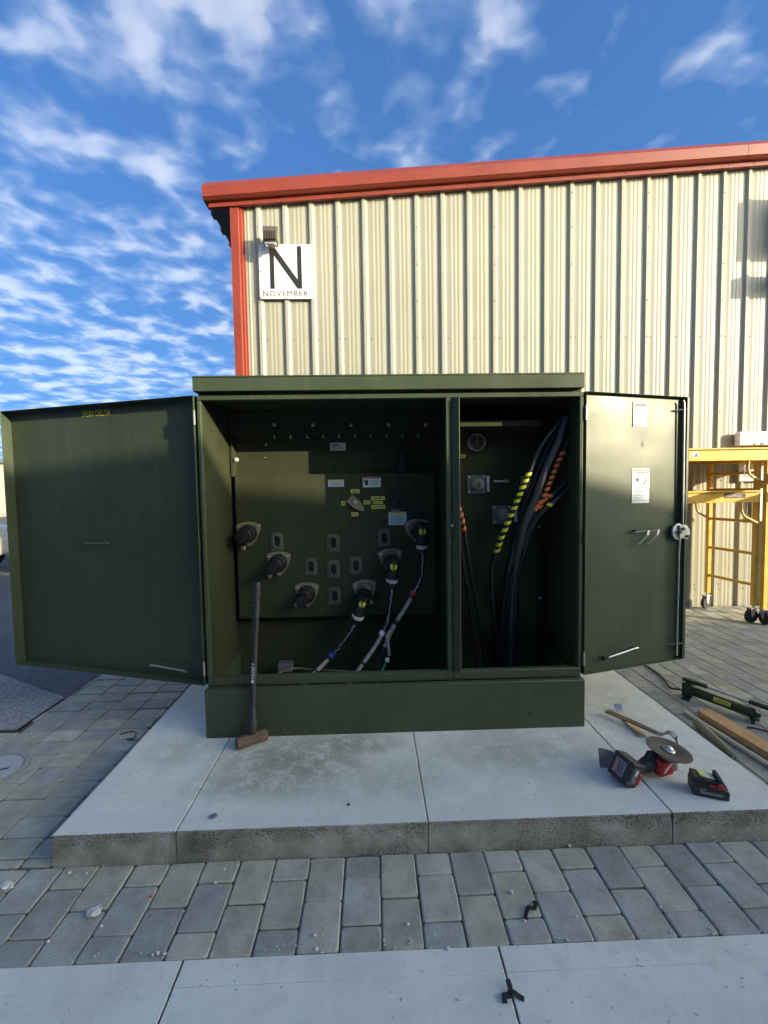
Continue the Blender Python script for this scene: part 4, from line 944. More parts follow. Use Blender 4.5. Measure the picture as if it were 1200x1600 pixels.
# ------------------------------------------------------------------ cables plugged in the left compartment
def cable(px_el, cap, band, path, collar_mat, collar_at, sleeve, lab, tip=None):
    c = at(*px_el, FY); r0_ = root('power_cable', at(*path[-1][:2], path[-1][2]), lab, 'cable', 'black power cables plugged into the lower left bushings')
    cpt = at(cap[0], cap[1], 2.64); bpt = at(band[0], band[1], 2.655)
    ax = (bpt-cpt); ax.normalize()
    mb = MB(); back = Vector((c.x, FY-0.10, c.z))
    mb.tube([back, Vector((c.x, FY-0.13, c.z)).lerp(cpt, 0.3)], [0.050, 0.044], 20)
    mb.tube(smooth_path([cpt-ax*0.050+Vector((0, 0.02, 0)), cpt-ax*0.035+Vector((0, 0.022, 0)), cpt+Vector((0, 0.03, 0)), bpt-ax*0.02+Vector((0, 0.02, 0)), bpt+ax*0.03+Vector((0, 0.012, 0)), bpt+ax*0.06+Vector((0, 0.012, 0))], 3),
            [0.020, 0.034, 0.038, 0.041, 0.042, 0.042, 0.042, 0.041, 0.040, 0.038, 0.037, 0.036, 0.034, 0.030, 0.026, 0.024][:16], 20)
    mb.tube([Vector((c.x, FY-0.12, c.z)), cpt+Vector((0, 0.045, 0))], [0.044, 0.040], 20)
    mb.build('elbow_connector', 'rubber', r0_)
    mb = MB(); d = Vector((0, -1, -0.05)); q = cpt+Vector((0, -0.008, 0)); mb.lathe([(0.022, 0), (0.022, 0.006), (0.019, 0.008)], q-Vector((0, 0.003, 0)), d, 20); capo = mb.build('test_cap', 'tape_y', r0_)
    q2 = q-Vector((0, 0.0122, 0)); mb = MB(); mb.box(q2.x-0.007, q2.x+0.007, q2.y-0.001, q2.y, q2.z+0.007, q2.z+0.018); mb.box(q2.x-0.007, q2.x+0.007, q2.y-0.001, q2.y, q2.z-0.018, q2.z-0.009); mb.box(q2.x-0.005, q2.x+0.005, q2.y-0.001, q2.y, q2.z-0.005, q2.z+0.004); mb.build('cap_mark', 'black_print', capo, smooth=0)
    for k in (-0.006, 0.006):
        mb = MB(); q = bpt+Vector((0, 0.012, 0))+ax*k; mb.tube([q-ax*0.003, q+ax*0.003], 0.0385, 20); mb.build('white_band', 'tape_w', r0_)
    P = smooth_path([bpt+ax*0.05+Vector((0, 0.012, 0))]+[at(*q) for q in path], 8)
    mb = MB(); mb.tube(P, 0.017, 14); mb.build('cable_jacket', 'rubber_blue', r0_)
    n = len(P); ci = int(collar_at*(n-1)); t = (P[min(ci+1, n-1)]-P[ci-1]).normalized()
    mb = MB(); mb.tube([P[ci]-t*0.014, P[ci]+t*0.014], 0.0205, 14); mb.build('colour_band', collar_mat, r0_)
    # bare drain wires twisted together in front of the jacket
    wp = []; rw_ = random.Random(int(px_el[0]))
    for i in range(2, ci):
        tt = (P[min(i+1, n-1)]-P[i-1]).normalized(); wp.append(P[i]+Vector((rw_.uniform(-0.004, 0.004), -0.020+rw_.uniform(-0.002, 0.001), 0.0)))
    if len(wp) > 2:
        mb = MB(); mb.tube(wp, 0.0026, 6); mb.tube([v+Vector((0.004*math.cos(i*1.9), -0.001, 0.003*math.sin(i*1.9))) for i, v in enumerate(wp)], 0.0022, 6); mb.build('drain_wire', 'steel', r0_)
    # grey sleeve taped along the lower run
    for (a, b) in sleeve:
        seg = [P[i]+Vector((0.004, -0.015, 0.004)) for i in range(int(a*(n-1)), int(b*(n-1))+1)]
        if len(seg) > 1: mb = MB(); mb.tube(seg, 0.0125, 12); mb.build('grey_sleeve', 'grey_sleeve', r0_)
    return r0_
cable((570, 923), (566, 943), (559, 964), [(550, 982, 2.66), (525, 1016, 2.64), (500, 1042, 2.60), (482, 1060, 2.56), (470, 1075, 2.55)], 'tape_b', 0.46, ((0.50, 0.66), (0.69, 0.95)), 'black power cable with blue band, leftmost of the three elbows')
cable((610, 874), (615, 885), (613, 907), [(612, 928, 2.66), (608, 955, 2.66), (604, 975, 2.65), (588, 1005, 2.62), (565, 1038, 2.58), (548, 1062, 2.56), (540, 1075, 2.55)], 'tape_w', 0.50, ((0.53, 0.70), (0.73, 0.95)), 'black power cable with white band, middle of the three elbows')
cable((651, 828), (660, 830), (660, 854), [(660, 875, 2.66), (658, 900, 2.66), (649, 920, 2.65), (632, 950, 2.63), (613, 980, 2.62), (600, 1010, 2.62), (590, 1040, 2.60), (585, 1070, 2.58)], 'tape_r', 0.42, ((0.45, 0.58), (0.61, 0.76)), 'black power cable with red band, rightmost and highest of the three elbows')
gw = root('ground_lead', at(596, 1070, 2.60), 'short grey looped lead with white clamp and green wire at the cabinet sill', 'lead')
mb = MB(); mb.tube(smooth_path([at(611, 985, 2.60), at(605, 995, 2.595), at(607, 1012, 2.60), at(608, 1024, 2.60)], 5), 0.011, 10); mb.build('grey_loop', 'grey_sleeve', gw)
mb = MB(); c = at(605, 1031, 2.60); mb.lathe([(0.008, -0.014), (0.014, -0.010), (0.015, 0.006), (0.008, 0.014)], c, (0.3, 0, 1), 12); mb.build('clamp', 'tape_w', gw)
mb = MB(); mb.tube([at(603, 1036, 2.60), at(598, 1046, 2.60), at(588, 1072, 2.58)], 0.0075, 8); mb.build('green_wire', 'wire_green', gw)
fl_ = root('floor_lead', at(480, 1050, 2.6), 'thin brown lead looped over the cabinet sill beside the junction box', 'lead')
mb = MB(); mb.tube(smooth_path([at(428, 1060, 2.50), at(440, 1050, 2.55), at(462, 1044, 2.62), at(490, 1046, 2.62), at(560, 1049, 2.60), at(600, 1049, 2.58)], 6), 0.006, 8); mb.build('lead_wire', 'pry', fl_)

# ------------------------------------------------------------------ cable bundle in the right compartment
def taped(pts, r, name_label, tape_mat=None, t0=0.0, t1=1.0, n_b=0, mat='rubber_blue', group='cables leaning through the right compartment'):
    P = smooth_path([at(*p) for p in pts], 8); o = root('leaning_cable', P[-1], name_label, 'cable', group)
    MB_ = MB(); MB_.tube(P, r, 12); MB_.build('cable_jacket', mat, o)
    if tape_mat:
        n = len(P)
        for i in range(n_b):
            f = t0+(t1-t0)*(i+0.5)/n_b; x = f*(n-1); k = min(int(x), n-2); p = P[k].lerp(P[k+1], x-k); t = (P[k+1]-P[k]).normalized()
            hl = 0.011; s_ = t.cross(Vector((0, -1, 0))).normalized()
            m2 = MB(); nn = 14; vs_ = []
            for e in (-1, 1):
                for j in range(nn):
                    a = 2*math.pi*j/nn; ra = s_*math.cos(a)+t.cross(s_)*math.sin(a)
                    vs_.append(p+ra*(r+0.0025)+t*(e*hl+0.55*r*math.cos(a)*1.2))
            m2.add(vs_, [(j, (j+1) % nn, nn+(j+1) % nn, nn+j) for j in range(nn)]); m2.build('tape_band', tape_mat, o)
    return o
taped([(893, 640, 2.52), (850, 690, 2.50), (828, 735, 2.50), (805, 790, 2.50), (780, 850, 2.54), (768, 900, 2.63), (775, 1000, 2.74), (780, 1060, 2.74)], 0.015, 'black cable with yellow spiral tape in the right compartment', 'tape_y', 0.29, 0.61, 12)
taped([(900, 665, 2.50), (880, 705, 2.48), (862, 745, 2.48), (846, 785, 2.48), (825, 830, 2.50), (800, 900, 2.63), (790, 980, 2.74), (790, 1060, 2.74)], 0.014, 'black cable with orange spiral tape from top right of the right compartment', 'tape_o', 0.14, 0.47, 10)
taped([(898, 628, 2.53), (870, 670, 2.53), (840, 740, 2.53), (815, 810, 2.54), (797, 880, 2.59), (785, 960, 2.74), (783, 1060, 2.74)], 0.020, 'thick plain black cable behind the yellow taped one in the right compartment')
taped([(884, 652, 2.49), (872, 690, 2.47), (856, 725, 2.47), (838, 775, 2.48), (815, 835, 2.50), (800, 930, 2.69), (797, 1060, 2.74)], 0.021, 'thick grey wrapped cable in the middle of the right compartment bundle', mat='dark_jacket')
taped([(902, 740, 2.52), (868, 768, 2.49), (842, 788, 2.48), (828, 812, 2.49), (808, 860, 2.56), (800, 960, 2.74), (800, 1060, 2.74)], 0.013, 'black cable with short orange tape entering from the right side wall', 'tape_o', 0.20, 0.42, 5)
taped([(902, 752, 2.50), (872, 778, 2.47), (850, 797, 2.46), (836, 815, 2.48), (822, 850, 2.54), (806, 930, 2.69), (806, 1060, 2.74)], 0.013, 'black cable with one yellow tape band entering from the right side wall', 'tape_y', 0.24, 0.28, 1)
taped([(712, 780, 2.56), (722, 810, 2.55), (730, 860, 2.56), (742, 930, 2.69), (754, 1000, 2.74), (760, 1060, 2.74)], 0.012, 'black cable with orange tape behind the centre post', 'tape_o', 0.05, 0.30, 5)
taped([(716, 820, 2.54), (724, 880, 2.59), (736, 960, 2.74), (748, 1060, 2.74)], 0.012, 'thin plain black cable beside the centre post')

# ------------------------------------------------------------------ sledgehammer leaning on the skirt
PZ = 0.1262
h0, h1 = Vector((-0.683, 2.252, 0.165)), Vector((-0.668, 2.402, 0.985)); hd = (h1-h0).normalized()
sh_ = root('sledgehammer', (-0.68, 2.25, PZ), 'black-handled sledgehammer with rusty head leaning against the green skirt', 'sledgehammer')
mb = MB(); Lh = (h1-h0).length
prof = [(0.024, 0.02), (0.031, 0.045), (0.030, 0.07), (0.025, 0.10), (0.021, 0.135), (0.0185, 0.16), (0.018, 0.45), (0.019, 0.55), (0.0215, 0.60), (0.0225, 0.78), (0.0245, 0.81), (0.0255, Lh-0.006), (0.022, Lh)]
mb.lathe(prof, h0, hd, 18); mb.build('handle', 'handle', sh_)
ha = Vector((0.84, 0.54, 0)).normalized(); hc = Vector((-0.681, 2.25, PZ+0.0335))
mb = MB(); mb.lathe([(0.026, -0.084), (0.031, -0.078), (0.033, -0.06), (0.0325, -0.02), (0.030, 0), (0.0325, 0.02), (0.033, 0.06), (0.031, 0.078), (0.026, 0.084)], hc, ha, 10); mb.build('head', 'rust', sh_, bev=0.002, smooth=25)
for i, (t, tw) in enumerate(((0.64, 1), (0.67, 1), (0.705, -1), (0.735, -1), (0.765, 1), (0.795, 1))):
    P = []
    for k in range(9):
        a = R(180+22.5*k-10); q = h0+hd*(t+tw*0.014*(k-4)/4); side = Vector((1, 0, 0)); fr = Vector((0, -1, 0)); fr = (fr-hd*fr.dot(hd)).normalized()
        P.append(q+(side*math.cos(a)-fr*math.sin(a))*0.0232)
    m2 = MB(); m2.tube(P, 0.0011, 5); m2.build('grip_scratch', 'scuff', sh_)
mb = MB(); fr = (Vector((0, -1, 0))-hd*Vector((0, -1, 0)).dot(hd)).normalized()
text_mb(mb, 'HUSKY', h0+hd*0.312+X*0.009+fr*0.0150, hd, -X, 0.085, 0.017, 0.0032, 1.0); mb.build('lettering', 'label', sh_, smooth=0)
mb = MB(); q = h0+hd*0.295+fr*0.0182; mb.add([q+X*0.008+hd*0.0, q+hd*0.014, q-X*0.008, q-hd*0.008], [(0, 1, 2, 3)]); mb.f = [(0, 1, 2, 3)]; mb.build('logo', 'label', sh_, smooth=0)

# ------------------------------------------------------------------ angle grinder
gr = root('angle_grinder', (1.27, 1.89, PZ), 'red and black cordless angle grinder lying on the pad with its disc up', 'grinder')
def frame(c, a, b, w=None):
    a = Vector(a).normalized(); b = Vector(b); b = (b-a*b.dot(a)).normalized(); return Vector(c), a, b, a.cross(b)
def fbox(mb, fr_, a0, a1, b0, b1, c0, c1):
    c, a, b, n = fr_
    return mb.obox(c+a*(a0+a1)/2+b*(b0+b1)/2+n*(c0+c1)/2, a*(a1-a0)/2, b*(b1-b0)/2, n*(c1-c0)/2)
# battery: long axis towards the viewer, thick side facing left
bf = frame((1.152, 1.868, PZ+0.062), (0.30, -1, -0.10), (0.42, 0.12, 1))     # a: long, b: up, n
if bf[3].x > 0: pass
nrm = bf[3]                                    # points left or right
lefts = 1 if nrm.x < 0 else -1
mb = MB(); fbox(mb, bf, -0.050, 0.050, -0.054, 0.052, -0.034, 0.034)
bt = mb.build('battery', 'tool_black', gr, bev=0.007, segs=3)
for (b0_, b1_) in ((-0.056, -0.036), (0.034, 0.054)):
    m2 = MB(); fbox(m2, bf, -0.0515, 0.0515, b0_, b1_, -0.036, 0.036); m2.build('battery_bumper', 'tool_black', bt, bev=0.004)
def face_print(a0, a1, b0, b1, mat, up=0.0008, name='battery_print'):
    m2 = MB(); c0_ = lefts*(0.0343); m2.obox(bf[0]+bf[1]*(a0+a1)/2+bf[2]*(b0+b1)/2+nrm*(c0_+lefts*up/2), bf[1]*(a1-a0)/2, bf[2]*(b1-b0)/2, nrm*up/2); m2.build(name, mat, bt, smooth=0)
face_print(-0.034, 0.020, -0.034, 0.032, 'label', 0.0006); face_print(-0.0325, 0.0185, -0.0325, 0.0305, 'scuff', 0.0009); face_print(-0.0325, -0.012, -0.0325, 0.0305, 'tool_red', 0.0013)
m2 = MB(); text_mb(m2, 'REDLITHIUM', bf[0]+bf[1]*(-0.016)-bf[2]*0.028+nrm*lefts*0.0357, bf[2], -bf[1], 0.052, 0.012, 0.0002*lefts); m2.build('battery_print', 'label', bt, smooth=0)
m2 = MB(); m2.obox(bf[0]+bf[1]*0.0513, nrm*0.016, bf[2]*0.034, bf[1]*0.0012); m2.build('battery_print', 'scuff', bt, smooth=0)
m2 = MB(); m2.obox(bf[0]+bf[1]*0.0528+bf[2]*0.014-nrm*lefts*0.002, nrm*0.006, bf[2]*0.012, bf[1]*0.0006); m2.build('battery_print', 'label', bt, smooth=0)
m2 = MB(); m2.obox(bf[0]+bf[1]*0.048-nrm*lefts*0.030-bf[2]*0.012, nrm*0.010, bf[2]*0.028, bf[1]*0.007); m2.build('release_button', 'tool_red', bt, bev=0.003)
# grip, motor and gear head
mb = MB(); mb.tube(smooth_path([(1.172, 1.872, PZ+0.060), (1.205, 1.880, PZ+0.052), (1.25, 1.893, PZ+0.052), (1.295, 1.905, PZ+0.060)], 5), [0.040, 0.039, 0.036, 0.032, 0.029, 0.028, 0.027, 0.027, 0.027, 0.028, 0.029, 0.031, 0.033, 0.034, 0.034, 0.034], 16); mb.build('grip', 'tool_black', gr)
mb = MB(); mb.tube([(1.272, 1.900, PZ+0.075), (1.30, 1.907, PZ+0.092), (1.325, 1.912, PZ+0.090)], [0.018, 0.026, 0.022], 14); mb.build('paddle_switch', 'tool_black', gr)
gf = frame((1.348, 1.905, PZ+0.060), (0.97, 0.20, 0.05), (0, 0, 1))
mb = MB(); fbox(mb, gf, -0.050, 0.034, -0.044, 0.036, -0.040, 0.040); mb.build('motor_shell', 'tool_red', gr, bev=0.014, segs=3)
sg_ = -1 if gf[3].y > 0 else 1
for i, (s0_, s1_) in enumerate((((-0.026, -0.022), (0.016, 0.010)), ((-0.020, -0.008), (0.024, 0.022)), ((-0.006, -0.004), (0.022, 0.018)))):
    m2 = MB(); p, q = gf[0]+gf[1]*s0_[0]+gf[2]*s0_[1]+gf[3]*sg_*0.0405, gf[0]+gf[1]*s1_[0]+gf[2]*s1_[1]+gf[3]*sg_*0.0405
    d = (q-p).normalized(); s_ = gf[3].cross(d)*0.0028; m2.add([p-s_, q-s_, q+s_, p+s_], [(0, 1, 2, 3)]); m2.build('logo_stroke', 'label', gr, smooth=0)
mb = MB(); fbox(mb, gf, 0.030, 0.066, -0.038, 0.030, -0.034, 0.034); mb.build('gear_case', 'grey_metal', gr, bev=0.012, segs=3)
dn = Vector((0.14, -0.06, 1)).normalized(); dc = Vector((1.381, 1.903, 0.250))
mb = MB(); mb.lathe([(0.030, -0.10), (0.030, -0.045), (0.024, -0.035), (0.024, -0.010)], dc, dn, 20); mb.build('gear_head', 'tool_red', gr)
mb = MB(); mb.lathe([(0.050, -0.030), (0.056, -0.028), (0.056, -0.016), (0.048, -0.012)], dc, dn, 28); mb.build('spindle_collar', 'grey_metal', gr)
rd = random.Random(5)
mb = MB(); mb.lathe([(0.030, -0.006), (0.094, -0.0025), (0.0955, 0.0), (0.094, 0.002), (0.035, -0.002), (0.031, -0.0045)], dc, dn, 48); mb.build('cutting_disc', 'disc', gr)
mb = MB(); mb.lathe([(0.027, -0.004), (0.027, 0.0), (0.022, 0.004), (0.016, 0.005), (0.014, 0.011), (0.009, 0.015), (0.003, 0.017)], dc, dn, 20); mb.build('lock_nut', 'steel', gr)

# spare battery pack
sb = root('battery_pack', (1.475, 1.785, PZ), 'loose black battery pack with red latch near the pad corner', 'battery')
ca_ = Vector((1.470, 1.778, PZ)); a_ = Vector((0.93, -0.37, 0)).normalized(); n_ = Vector((-a_.y, a_.x, 0))
def side_prism(mb, poly, d0, d1): return mb.prism(poly, ca_+n_*d0, a_, Z, n_*(d1-d0))
mb = MB(); side_prism(mb, [(-0.066, 0.002), (0.068, 0.002), (0.070, 0.035), (0.062, 0.050), (-0.066, 0.058)], -0.040, 0.040); b1 = mb.build('battery_case', 'tool_black', sb, bev=0.006, segs=3)
mb = MB(); side_prism(mb, [(-0.064, 0.055), (0.026, 0.052), (0.028, 0.074), (-0.062, 0.084)], -0.034, 0.034); mb.build('slide_rail', 'tool_black', sb, bev=0.004)
mb = MB(); side_prism(mb, [(-0.038, 0.0845), (0.020, 0.0765), (0.020, 0.0785), (-0.038, 0.0865)], -0.022, 0.024); mb.build('contact_plate', 'cream', sb, smooth=0)
mb = MB(); side_prism(mb, [(-0.035, 0.088), (-0.020, 0.0858), (-0.020, 0.0866), (-0.035, 0.0888)], -0.020, 0.010); mb.build('contact_mark', 'tape_y', sb, smooth=0)
mb = MB(); side_prism(mb, [(0.024, 0.050), (0.066, 0.044), (0.040, 0.092), (0.026, 0.092)], -0.036, 0.036); mb.build('latch_wedge', 'tool_black', sb, bev=0.004)
mb = MB(); side_prism(mb, [(0.022, 0.046), (0.062, 0.044), (0.036, 0.073), (0.022, 0.068)], -0.0415, -0.034); mb.build('release_button', 'tool_red', sb, bev=0.003)
mb = MB(); side_prism(mb, [(0.020, 0.050), (-0.006, 0.052), (-0.006, 0.062), (0.020, 0.062)], -0.0405, -0.034); mb.build('latch_trim', 'tool_red', sb, bev=0.002)
mb = MB(); side_prism(mb, [(0.0665, 0.046), (0.043, 0.091), (0.0415, 0.090), (0.065, 0.045)], -0.022, 0.026); mb.build('spec_sticker', 'label', sb, smooth=0)
mb = MB(); side_prism(mb, [(-0.042, 0.018), (0.046, 0.016), (0.046, 0.027), (-0.042, 0.029)], -0.0412, -0.040); mb.build('text_panel', 'scuff', sb, smooth=0)
mb = MB(); text_mb(mb, 'HIGH OUTPUT', ca_+a_*(-0.036)+Z*0.019-n_*0.0413, a_, Z, 0.074, 0.007, 0.0002); text_mb(mb, '12.0', ca_+a_*(-0.040)+Z*0.031-n_*0.0403, a_, Z, 0.020, 0.009, 0.0004); mb.build('lettering', 'label', sb, smooth=0)

# small bent steel plate standing behind the grinder's battery
mp_ = root('steel_plate', (1.125, 1.95, PZ), 'small grey bent steel plate standing behind the grinder battery', 'plate')
mb = MB(); P0 = Vector((1.084, 1.962, PZ)); 
def pl_(u, v): return Vector((1.084+0.070*u, 1.962-0.022*u+0.018*v+0.006*math.sin(u*3), PZ+0.004+0.088*v-0.010*u*v))
mb.grid(pl_, 6, 4); mb.grid(lambda u, v: pl_(1-u, v)+Vector((0.0006, 0.003, 0)), 6, 4); mb.build('plate_sheet', 'grey_metal', mp_)

# pry bars
def strip_bar(mb, pts, w, t):
    P = [Vector(p) for p in pts]; n = len(P); vs_ = []
    for i in range(n):
        d = (P[min(i+1, n-1)]-P[max(i-1, 0)]).normalized(); s_ = d.cross(Z).normalized()
        if abs(d.z) > 0.9: s_ = Vector((0.5, 0.8, 0)).normalized()
        up = s_.cross(d).normalized(); ww = w[i] if hasattr(w, '__len__') else w
        vs_ += [P[i]-s_*ww-up*t, P[i]+s_*ww-up*t, P[i]+s_*ww+up*t, P[i]-s_*ww+up*t]
    fs = [(i*4+j, i*4+(j+1) % 4, (i+1)*4+(j+1) % 4, (i+1)*4+j) for i in range(n-1) for j in range(4)]+[(3, 2, 1, 0), tuple((n-1)*4+j for j in range(4))]
    return mb.add(vs_, fs)
pb = root('pry_bar', (1.45, 2.3, PZ), 'brown flat pry bar with a hooked end lying behind the cutting disc', 'pry bar')
mb = MB(); strip_bar(mb, [(1.375, 2.425, PZ+0.030), (1.395, 2.395, PZ+0.031), (1.44, 2.315, PZ+0.034), (1.49, 2.22, PZ+0.036), (1.515, 2.175, PZ+0.036)], [0.017, 0.019, 0.018, 0.016, 0.014], 0.004); mb.build('shank', 'pry', pb, smooth=20)
mb = MB(); strip_bar(mb, [(1.515, 2.175, PZ+0.036), (1.527, 2.155, PZ+0.042), (1.540, 2.140, PZ+0.062), (1.552, 2.124, PZ+0.068), (1.564, 2.108, PZ+0.056), (1.566, 2.100, PZ+0.030), (1.566, 2.098, PZ+0.003)], 0.016, 0.004); mb.build('claw', 'grey_metal', pb, smooth=50)
pb2 = root('flat_bar', (1.45, 2.34, PZ), 'bright steel scraper bar crossing beneath the brown pry bar', 'pry bar')
mb = MB(); strip_bar(mb, [(1.478, 2.490, PZ+0.038), (1.474, 2.468, PZ+0.022), (1.465, 2.42, PZ+0.010), (1.455, 2.31, PZ+0.006), (1.448, 2.20, PZ+0.004)], [0.021, 0.020, 0.016, 0.015, 0.022], 0.0025); mb.build('blade', 'steel', pb2, smooth=40)

# ------------------------------------------------------------------ hydraulic hand pump, board, conduit and handle on the pavers
hp = root('hydraulic_hand_pump', (2.3, 2.68, 0), 'dark green hydraulic hand pump with yellow label and long lever on the pavers', 'pump')
p0, p1 = Vector((2.205, 2.825, 0.062)), Vector((2.395, 2.515, 0.050)); pd = (p1-p0).normalized()
Lp = (p1-p0).length
mb = MB(); mb.lathe([(0.027, 0), (0.031, 0.01), (0.031, Lp-0.05), (0.034, Lp-0.045), (0.034, Lp-0.02), (0.026, Lp-0.008), (0.016, Lp), (0.012, Lp+0.012)], p0, pd, 24); mb.build('reservoir', 'pump', hp)
pn = Vector((-pd.y, pd.x, 0)).normalized()
def pbox(mb, c, la, ln, lz): return mb.obox(c, pd.xy.to_3d().normalized()*la, pn*ln, Z*lz)
mb = MB(); pbox(mb, p0+Vector((-0.012, 0.018, 0.004)), 0.030, 0.030, 0.052); mb.build('pump_block', 'pump', hp, bev=0.006)
mb = MB(); pbox(mb, p0+Vector((-0.010, 0.016, -0.056)), 0.026, 0.058, 0.005); mb.build('foot', 'pump', hp, bev=0.003)
mb = MB(); pbox(mb, p1-pd*0.015+Vector((0, 0, -0.044)), 0.012, 0.045, 0.005); mb.box(p1.x-0.030, p1.x+0.010, p1.y, p1.y+0.03, 0.008, 0.03); mb.build('foot', 'pump', hp, bev=0.003)
mb = MB(); mb.lathe([(0.012, -0.02), (0.012, 0.02)], p0+Vector((-0.03, 0.03, 0.05)), pn, 12); mb.build('pivot_pin', 'steel', hp)
l0, l1 = Vector((2.190, 2.860, 0.128)), Vector((2.452, 2.420, 0.112)); ld = (l1-l0).normalized(); ll = (l1-l0).length
mb = MB(); pbox(mb, l0+ld*0.055, 0.075, 0.017, 0.013); mb.build('lever_socket', 'pump', hp, bev=0.005)
mb = MB(); mb.lathe([(0.0095, 0.10), (0.0095, ll-0.10)], l0, ld, 14); mb.build('lever', 'alu', hp)
mb = MB(); mb.lathe([(0.011, ll-0.16), (0.0145, ll-0.155), (0.0145, ll-0.06), (0.016, ll-0.055), (0.013, ll)], l0, ld, 14); mb.build('grip', 'tool_black', hp)
# label wrapped on the side of the reservoir that faces the cabinet
sx = Vector((-pn.x, -pn.y, 0)) if pn.x > 0 else pn
vw = Vector((-0.62, -0.70, 0.36)); vw = (vw-pd*vw.dot(pd)).normalized(); vt = pd.cross(vw)
if vt.z < 0: vt = -vt
def lab(u, v): a = (v-0.5)*1.0; return p0+pd*(0.135+0.095*u)+(vw*math.cos(a)+vt*math.sin(a))*0.0318
mb = MB(); mb.grid(lab, 4, 6)
if (lab(1, 0)-lab(0, 0)).cross(lab(0, 1)-lab(0, 0)).dot(vw) < 0: mb.f = [tuple(reversed(f)) for f in mb.f]
mb.build('maker_label', 'yellow_lab', hp)
mb = MB(); tq = lab(0.12, 0.33)+vw*0.0012; text_mb(mb, 'GREENLEE', lab(0.14, 0.34)+vw*0.002, pd, vt, 0.072, 0.012, 0.0012 if pd.cross(vt).dot(vw) > 0 else -0.0012); mb.build('lettering', 'black_print', hp, smooth=0)
hs_ = root('hydraulic_hose', (2.2, 3.1, 0), 'thin black hydraulic hose running from the pump under the right door', 'hose')
mb = MB(); mb.tube(smooth_path([(2.175, 2.865, 0.055), (2.16, 2.91, 0.035), (2.165, 2.98, 0.012), (2.20, 3.08, 0.010), (2.235, 3.22, 0.010), (2.235, 3.40, 0.010), (2.20, 3.6, 0.010), (2.1, 3.9, 0.010)], 6), 0.0075, 10); mb.build('hose_tube', 'rubber', hs_)
mb = MB(); mb.lathe([(0.010, -0.03), (0.0115, -0.025), (0.0115, 0.025), (0.010, 0.03)], (2.177, 2.866, 0.054), (0.2, -0.8, 0.3), 8); mb.build('fitting', 'steel', hs_)
bd = root('wooden_board', (2.2, 2.1, 0), 'pine board lying on the pavers beside the hand pump', 'board')
mb = MB(); q0, q1 = Vector((2.125, 2.615, 0.0225)), Vector((2.235, 1.45, 0.0225)); bdv = (q1-q0).normalized(); bn = Vector((-bdv.y, bdv.x, 0))
mb.obox((q0+q1)/2, (q1-q0)/2, bn*0.050, Z*0.0200); mb.build('plank', 'wood', bd, bev=0.004)
cp_ = root('conduit_pipe', (2.05, 2.1, 0), 'long thin cream conduit pipe beside the pine board', 'pipe')
mb = MB(); mb.tube([(2.018, 2.640, 0.014), (2.075, 2.0, 0.014), (2.13, 1.4, 0.014)], 0.0135, 12); mb.build('pipe_tube', 'cream', cp_)
oh = root('tool_handle', (1.95, 2.4, 0), 'short olive round wooden handle between the pad edge and the conduit', 'handle')
mb = MB(); mb.lathe([(0.012, 0), (0.022, 0.008), (0.025, 0.03), (0.023, 0.12), (0.018, 0.22), (0.014, 0.32)], (1.985, 2.505, 0.026), (-0.10, -1, -0.04), 14); mb.build('grip_rod', 'olive', oh)
sl_ = root('cable_scrap', (2.35, 2.42, 0), 'thin pale and black cable scrap right of the pine board', 'scrap')
mb = MB(); mb.tube(smooth_path([(2.27, 2.46, 0.008), (2.32, 2.43, 0.012), (2.37, 2.37, 0.010), (2.44, 2.30, 0.008)], 5), 0.006, 8); mb.build('scrap_wire', 'rubber', sl_)

# ------------------------------------------------------------------ small litter
def twist(name, lab_, pts, ws, mat='rubber', cat='scrap'):
    o = root(name, pts[0], lab_, cat); mb = MB(); strip_bar(mb, smooth_path(pts, 4), ws, 0.0015); mb.build('strip', mat, o, smooth=40); return o
twist('tape_scrap', 'crumpled black tape scrap on the paver strip left of the walk joint', [(0.556, 1.438, 0.004), (0.558, 1.425, 0.010), (0.548, 1.412, 0.006), (0.527, 1.408, 0.014), (0.513, 1.396, 0.006), (0.505, 1.376, 0.004)], 0.0065)
o = twist('cable_tie_scrap', 'knotted black plastic scrap lying across the walk joint', [(0.381, 1.190, 0.018), (0.383, 1.172, 0.012), (0.376, 1.160, 0.006), (0.360, 1.156, 0.010), (0.358, 1.142, 0.004)], 0.0075)
mb = MB(); strip_bar(mb, smooth_path([(0.374, 1.162, 0.006), (0.388, 1.164, 0.010), (0.404, 1.156, 0.006), (0.417, 1.149, 0.004)], 4), 0.006, 0.002); mb.build('tail', 'rubber', o, smooth=40)
hw = root('wire_hook', (-1.53, 2.58, 0), 'curled black wire scrap on the pavers left of the pad', 'scrap')
mb = MB(); mb.tube(smooth_path([(-1.60, 2.60, 0.006), (-1.565, 2.625, 0.006), (-1.52, 2.622, 0.008), (-1.497, 2.59, 0.008), (-1.492, 2.556, 0.006), (-1.53, 2.545, 0.005), (-1.47, 2.535, 0.006)], 5), 0.0035, 6); mb.build('wire', 'rubber', hw)
bc_ = root('bottle_cap', (-0.70, 1.742, PZ), 'small round clear cap on the pad near its front edge', 'cap')
mb = MB(); mb.lathe([(0.0135, 0.0), (0.0155, 0.002), (0.0155, 0.006), (0.013, 0.007), (0.011, 0.005), (0.0, 0.005)], (-0.70, 1.742, PZ), (0, 0, 1), 20); mb.build('cap_ring', 'grey_metal', bc_)
rb = root('red_fragment', (-0.13, 1.783, PZ), 'small rust-red fragment on the pad below the sledgehammer', 'fragment')
mb = MB(); mb.prism([(-0.008, -0.004), (0.004, -0.006), (0.009, 0.001), (0.001, 0.006), (-0.006, 0.004)], (-0.13, 1.783, PZ), X, Yv, (0, 0, 0.004)); mb.build('chip', 'rust', rb, bev=0.001)
